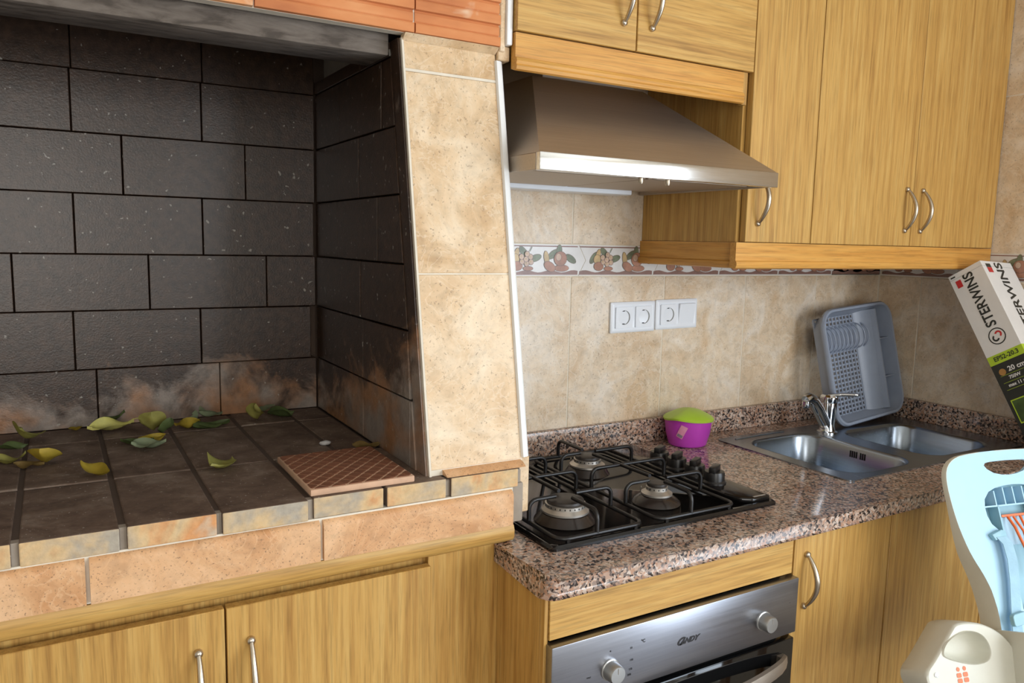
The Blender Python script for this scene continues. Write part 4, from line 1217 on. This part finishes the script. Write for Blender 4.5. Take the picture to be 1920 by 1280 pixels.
# belt slider in orange, webbing and buckle
sbar('belt_bracket', (-3.9, 11.7), (3.9, 11.7), .45, M['orange'], w0=-3.0, w1=-.6)
sbar('belt_slide', (-3.6, 14.8), (3.6, 14.8), 5.6, M['seat_sky_tint'], w0=-3.2, w1=-1.2)
for s in (-1, 1):
    pts = [SP(s * 2.4, 12.0, -.6), SP(s * 2.5, 14, .6), SP(s * 2.2, 17, 1.2), SP(s * 1.5, 20, 1.5), SP(s * 1.2, 24, 1.6)]
    tube('orange_belt', [tuple(p) for p in pts], .0028, M['orange'], CS, 8)
    pts = [SP(s * .9, 12.0, -.6), SP(s * .5, 15, .6), SP(s * .7, 18, 1.2), SP(s * 1.1, 21, 1.5)]
    tube('orange_belt', [tuple(p) for p in pts], .0024, M['orange'], CS, 8)
    # shoulder strap: anchor, webbing, buckle
    bm = bmesh.new()
    for w in (0, 1): pass
    anchor = [(s * -9.3, 15.0), (s * -6.6, 14.2), (s * -5.6, 14.6), (s * -5.6, 15.6), (s * -8.6, 16.2)]
    loft_bm(bm, [[tuple(SP(u, v, w)) for u, v in anchor] for w in (-.1, 1.1)], True, True, True); bev(bm, .0015, 2)
    finish('strap_anchor', bm, M['seat_teal'], CS, 40)
    bm = bmesh.new()
    path = [(-7.2, 15.6, 1.2), (-6.3, 17.0, 1.5), (-6.2, 20, 1.6), (-6.7, 24, 1.5), (-7.6, 28, 1.4), (-8.6, 32, 1.4), (-9.4, 37, 1.6)]
    rg = []
    for (u, v, w) in path:
        rg.append([tuple(SP(s * (u - 1.25), v, w)), tuple(SP(s * (u + 1.25), v, w)), tuple(SP(s * (u + 1.25), v, w - .15)), tuple(SP(s * (u - 1.25), v, w - .15))])
    loft_bm(bm, rg, True, True, True); finish('webbing', bm, M['strap'], CS, 40)
    bm = bmesh.new()
    bk = rrect(0, 0, 3.7, 2.3, .5, 3)
    loft_bm(bm, [[tuple(SP(s * (-8.3 + u), 31.2 + v + .12 * u * -s, w)) for u, v in bk] for w in (1.3, 2.3)], True, True, True); bev(bm, .001, 1)
    finish('strap_buckle', bm, M['seat_teal'], CS, 40)
# seat pan and side wings
bm = bmesh.new()
loft_bm(bm, [[tuple(SP(u, v, w)) for u in (-14, -8, 0, 8, 14)] for v, w in ((40, -.5), (45, 3), (48, 9), (49, 18), (50, 27), (53, 29))], False)
bmesh.ops.solidify(bm, geom=bm.faces[:], thickness=.008)
finish('seat_pan', bm, M['seat_cream'], CS, 50)
def wing(s):
    # side guard: broad rounded body in front of the back shell, with a scooped window
    def WP(u, v, w): return SP(s * u, v, w - 2.0)
    body = [(11.5, 46), (10.8, 40.5), (12.0, 36.1), (14.4, 33.1), (17.8, 31.0), (21.4, 30.1), (25.0, 30.0), (26.2, 31.0), (31.7, 35.9), (34.2, 37.6), (34.1, 40.2), (30, 46)]
    sc = [(29.4, 34.6), (27.9, 32.9), (25.0, 31.8), (22.8, 31.6), (20.1, 32.3), (18.7, 33.9), (18.4, 36.1), (19.5, 37.4), (22.4, 37.6), (25.9, 36.7), (29.0, 35.5)][::-1]
    body, sc = chaikin(body, 2), chaikin(sc, 2)
    c = (23.0, 38.0)
    def grow(lp, k): return [(c[0] + (u - c[0]) * k, c[1] + (v - c[1]) * k) for u, v in lp]
    bm = bmesh.new()
    holed_bm(bm, grow(body, .955), [sc], lambda u, v, w: WP(-u, v, w), 4.9, 5.0, 0, False)
    loft_bm(bm, [[tuple(WP(-u, v, w)) for u, v in grow(body, k)] for k, w in ((.955, 5.0), (.985, 4.8), (1.0, 4.3), (1.01, 2.0), (1.0, -1.5), (.93, -2.2))], True, False, True)
    g = finish('side_guard', bm, M['seat_cream'], CS, 40)
    bm = bmesh.new(); c = (23.6, 34.4)
    rings = []
    for k, w in ((1.0, 5.0), (.98, 4.6), (.92, 3.2), (.75, 2.0), (.45, 1.5)):
        rings.append([tuple(WP(-(c[0] + (u - c[0]) * k), c[1] + (v - c[1]) * k, w)) for u, v in sc])
    loft_bm(bm, rings, True, False, True); finish('scoop', bm, M['seat_cream'], g, 60)
    bm = bmesh.new()
    loft_bm(bm, [[tuple(WP(-(c[0] + (u - c[0]) * k), c[1] + (v - c[1]) * k, w)) for u, v in sc] for k, w in ((.995, 4.8), (1.0, 5.15), (1.03, 5.3), (1.07, 4.95))], True)
    finish('scoop_rim', bm, M['seat_cream'], g, 60)
    bm = bmesh.new()
    ic = (26.0, 38.9)
    for i in (-1, 1):
        bm.faces.new([bm.verts.new(WP(-(ic[0] + i * .75 + u), ic[1] - 1.0 + v, 5.06)) for u, v in ell(0, 0, .38, .4, 12)])
        for dv in (0, .95):
            bm.faces.new([bm.verts.new(WP(-(ic[0] + i * .75 + u), ic[1] + .05 + dv + v, 5.06)) for u, v in rrect(0, 0, 1.1, .8, .25, 3)])
    finish('orange_emblem', bm, M['orange'], g)
    bm = bmesh.new()
    bm.faces.new([bm.verts.new(WP(-u, v, 5.06)) for u, v in ((28.4, 41.0), (28.4, 40.2), (22.4, 40.9), (22.4, 41.7))])
    finish('orange_stripe', bm, M['orange'], g)
    p = WP(-31.9, 38.2, 5.0)
    fx = SU; fy = SD
    lathe('rivet', [(.0045, 0), (.004, .0018), (0, .0024)], tuple(p), M['chrome'], g, 12, (fx, fy, SN))
    bm = bmesh.new()
    loft_bm(bm, [[tuple(SP(s * -u, v, w)) for u, v in ((11.6, 33), (12.4, 33), (14.6, 46), (13.8, 46))] for w in (-.5, 11.0)], True, True, True)
    finish('guard_bridge', bm, M['seat_cream'], g)
wing(1); wing(-1)
# stool under the seat, below the picture
seat_low = Vector(SP(0, 50, 14))
zt = min(SP(u, v, w).z for u in (-14, 0, 14) for v, w in ((48, 9), (49, 18), (50, 27), (53, 29))) - .035
ST = thing('wooden_stool', 'plain wooden stool under the child seat', 'stool', loc=(seat_low.x, seat_low.y - .02, 0))
sx_, sy_ = seat_low.x, seat_low.y - .02
box('stool_top', sx_ - .16, sx_ + .16, sy_ - .15, sy_ + .15, zt - .03, zt, M['stool_wood'], ST, .004, 2)
for a in (-1, 1):
    for b in (-1, 1):
        box('leg', sx_ + a * .13 - .016, sx_ + a * .13 + .016, sy_ + b * .12 - .016, sy_ + b * .12 + .016, 0, zt - .03, M['stool_wood'], ST, .002)

bpy.context.view_layer.update()
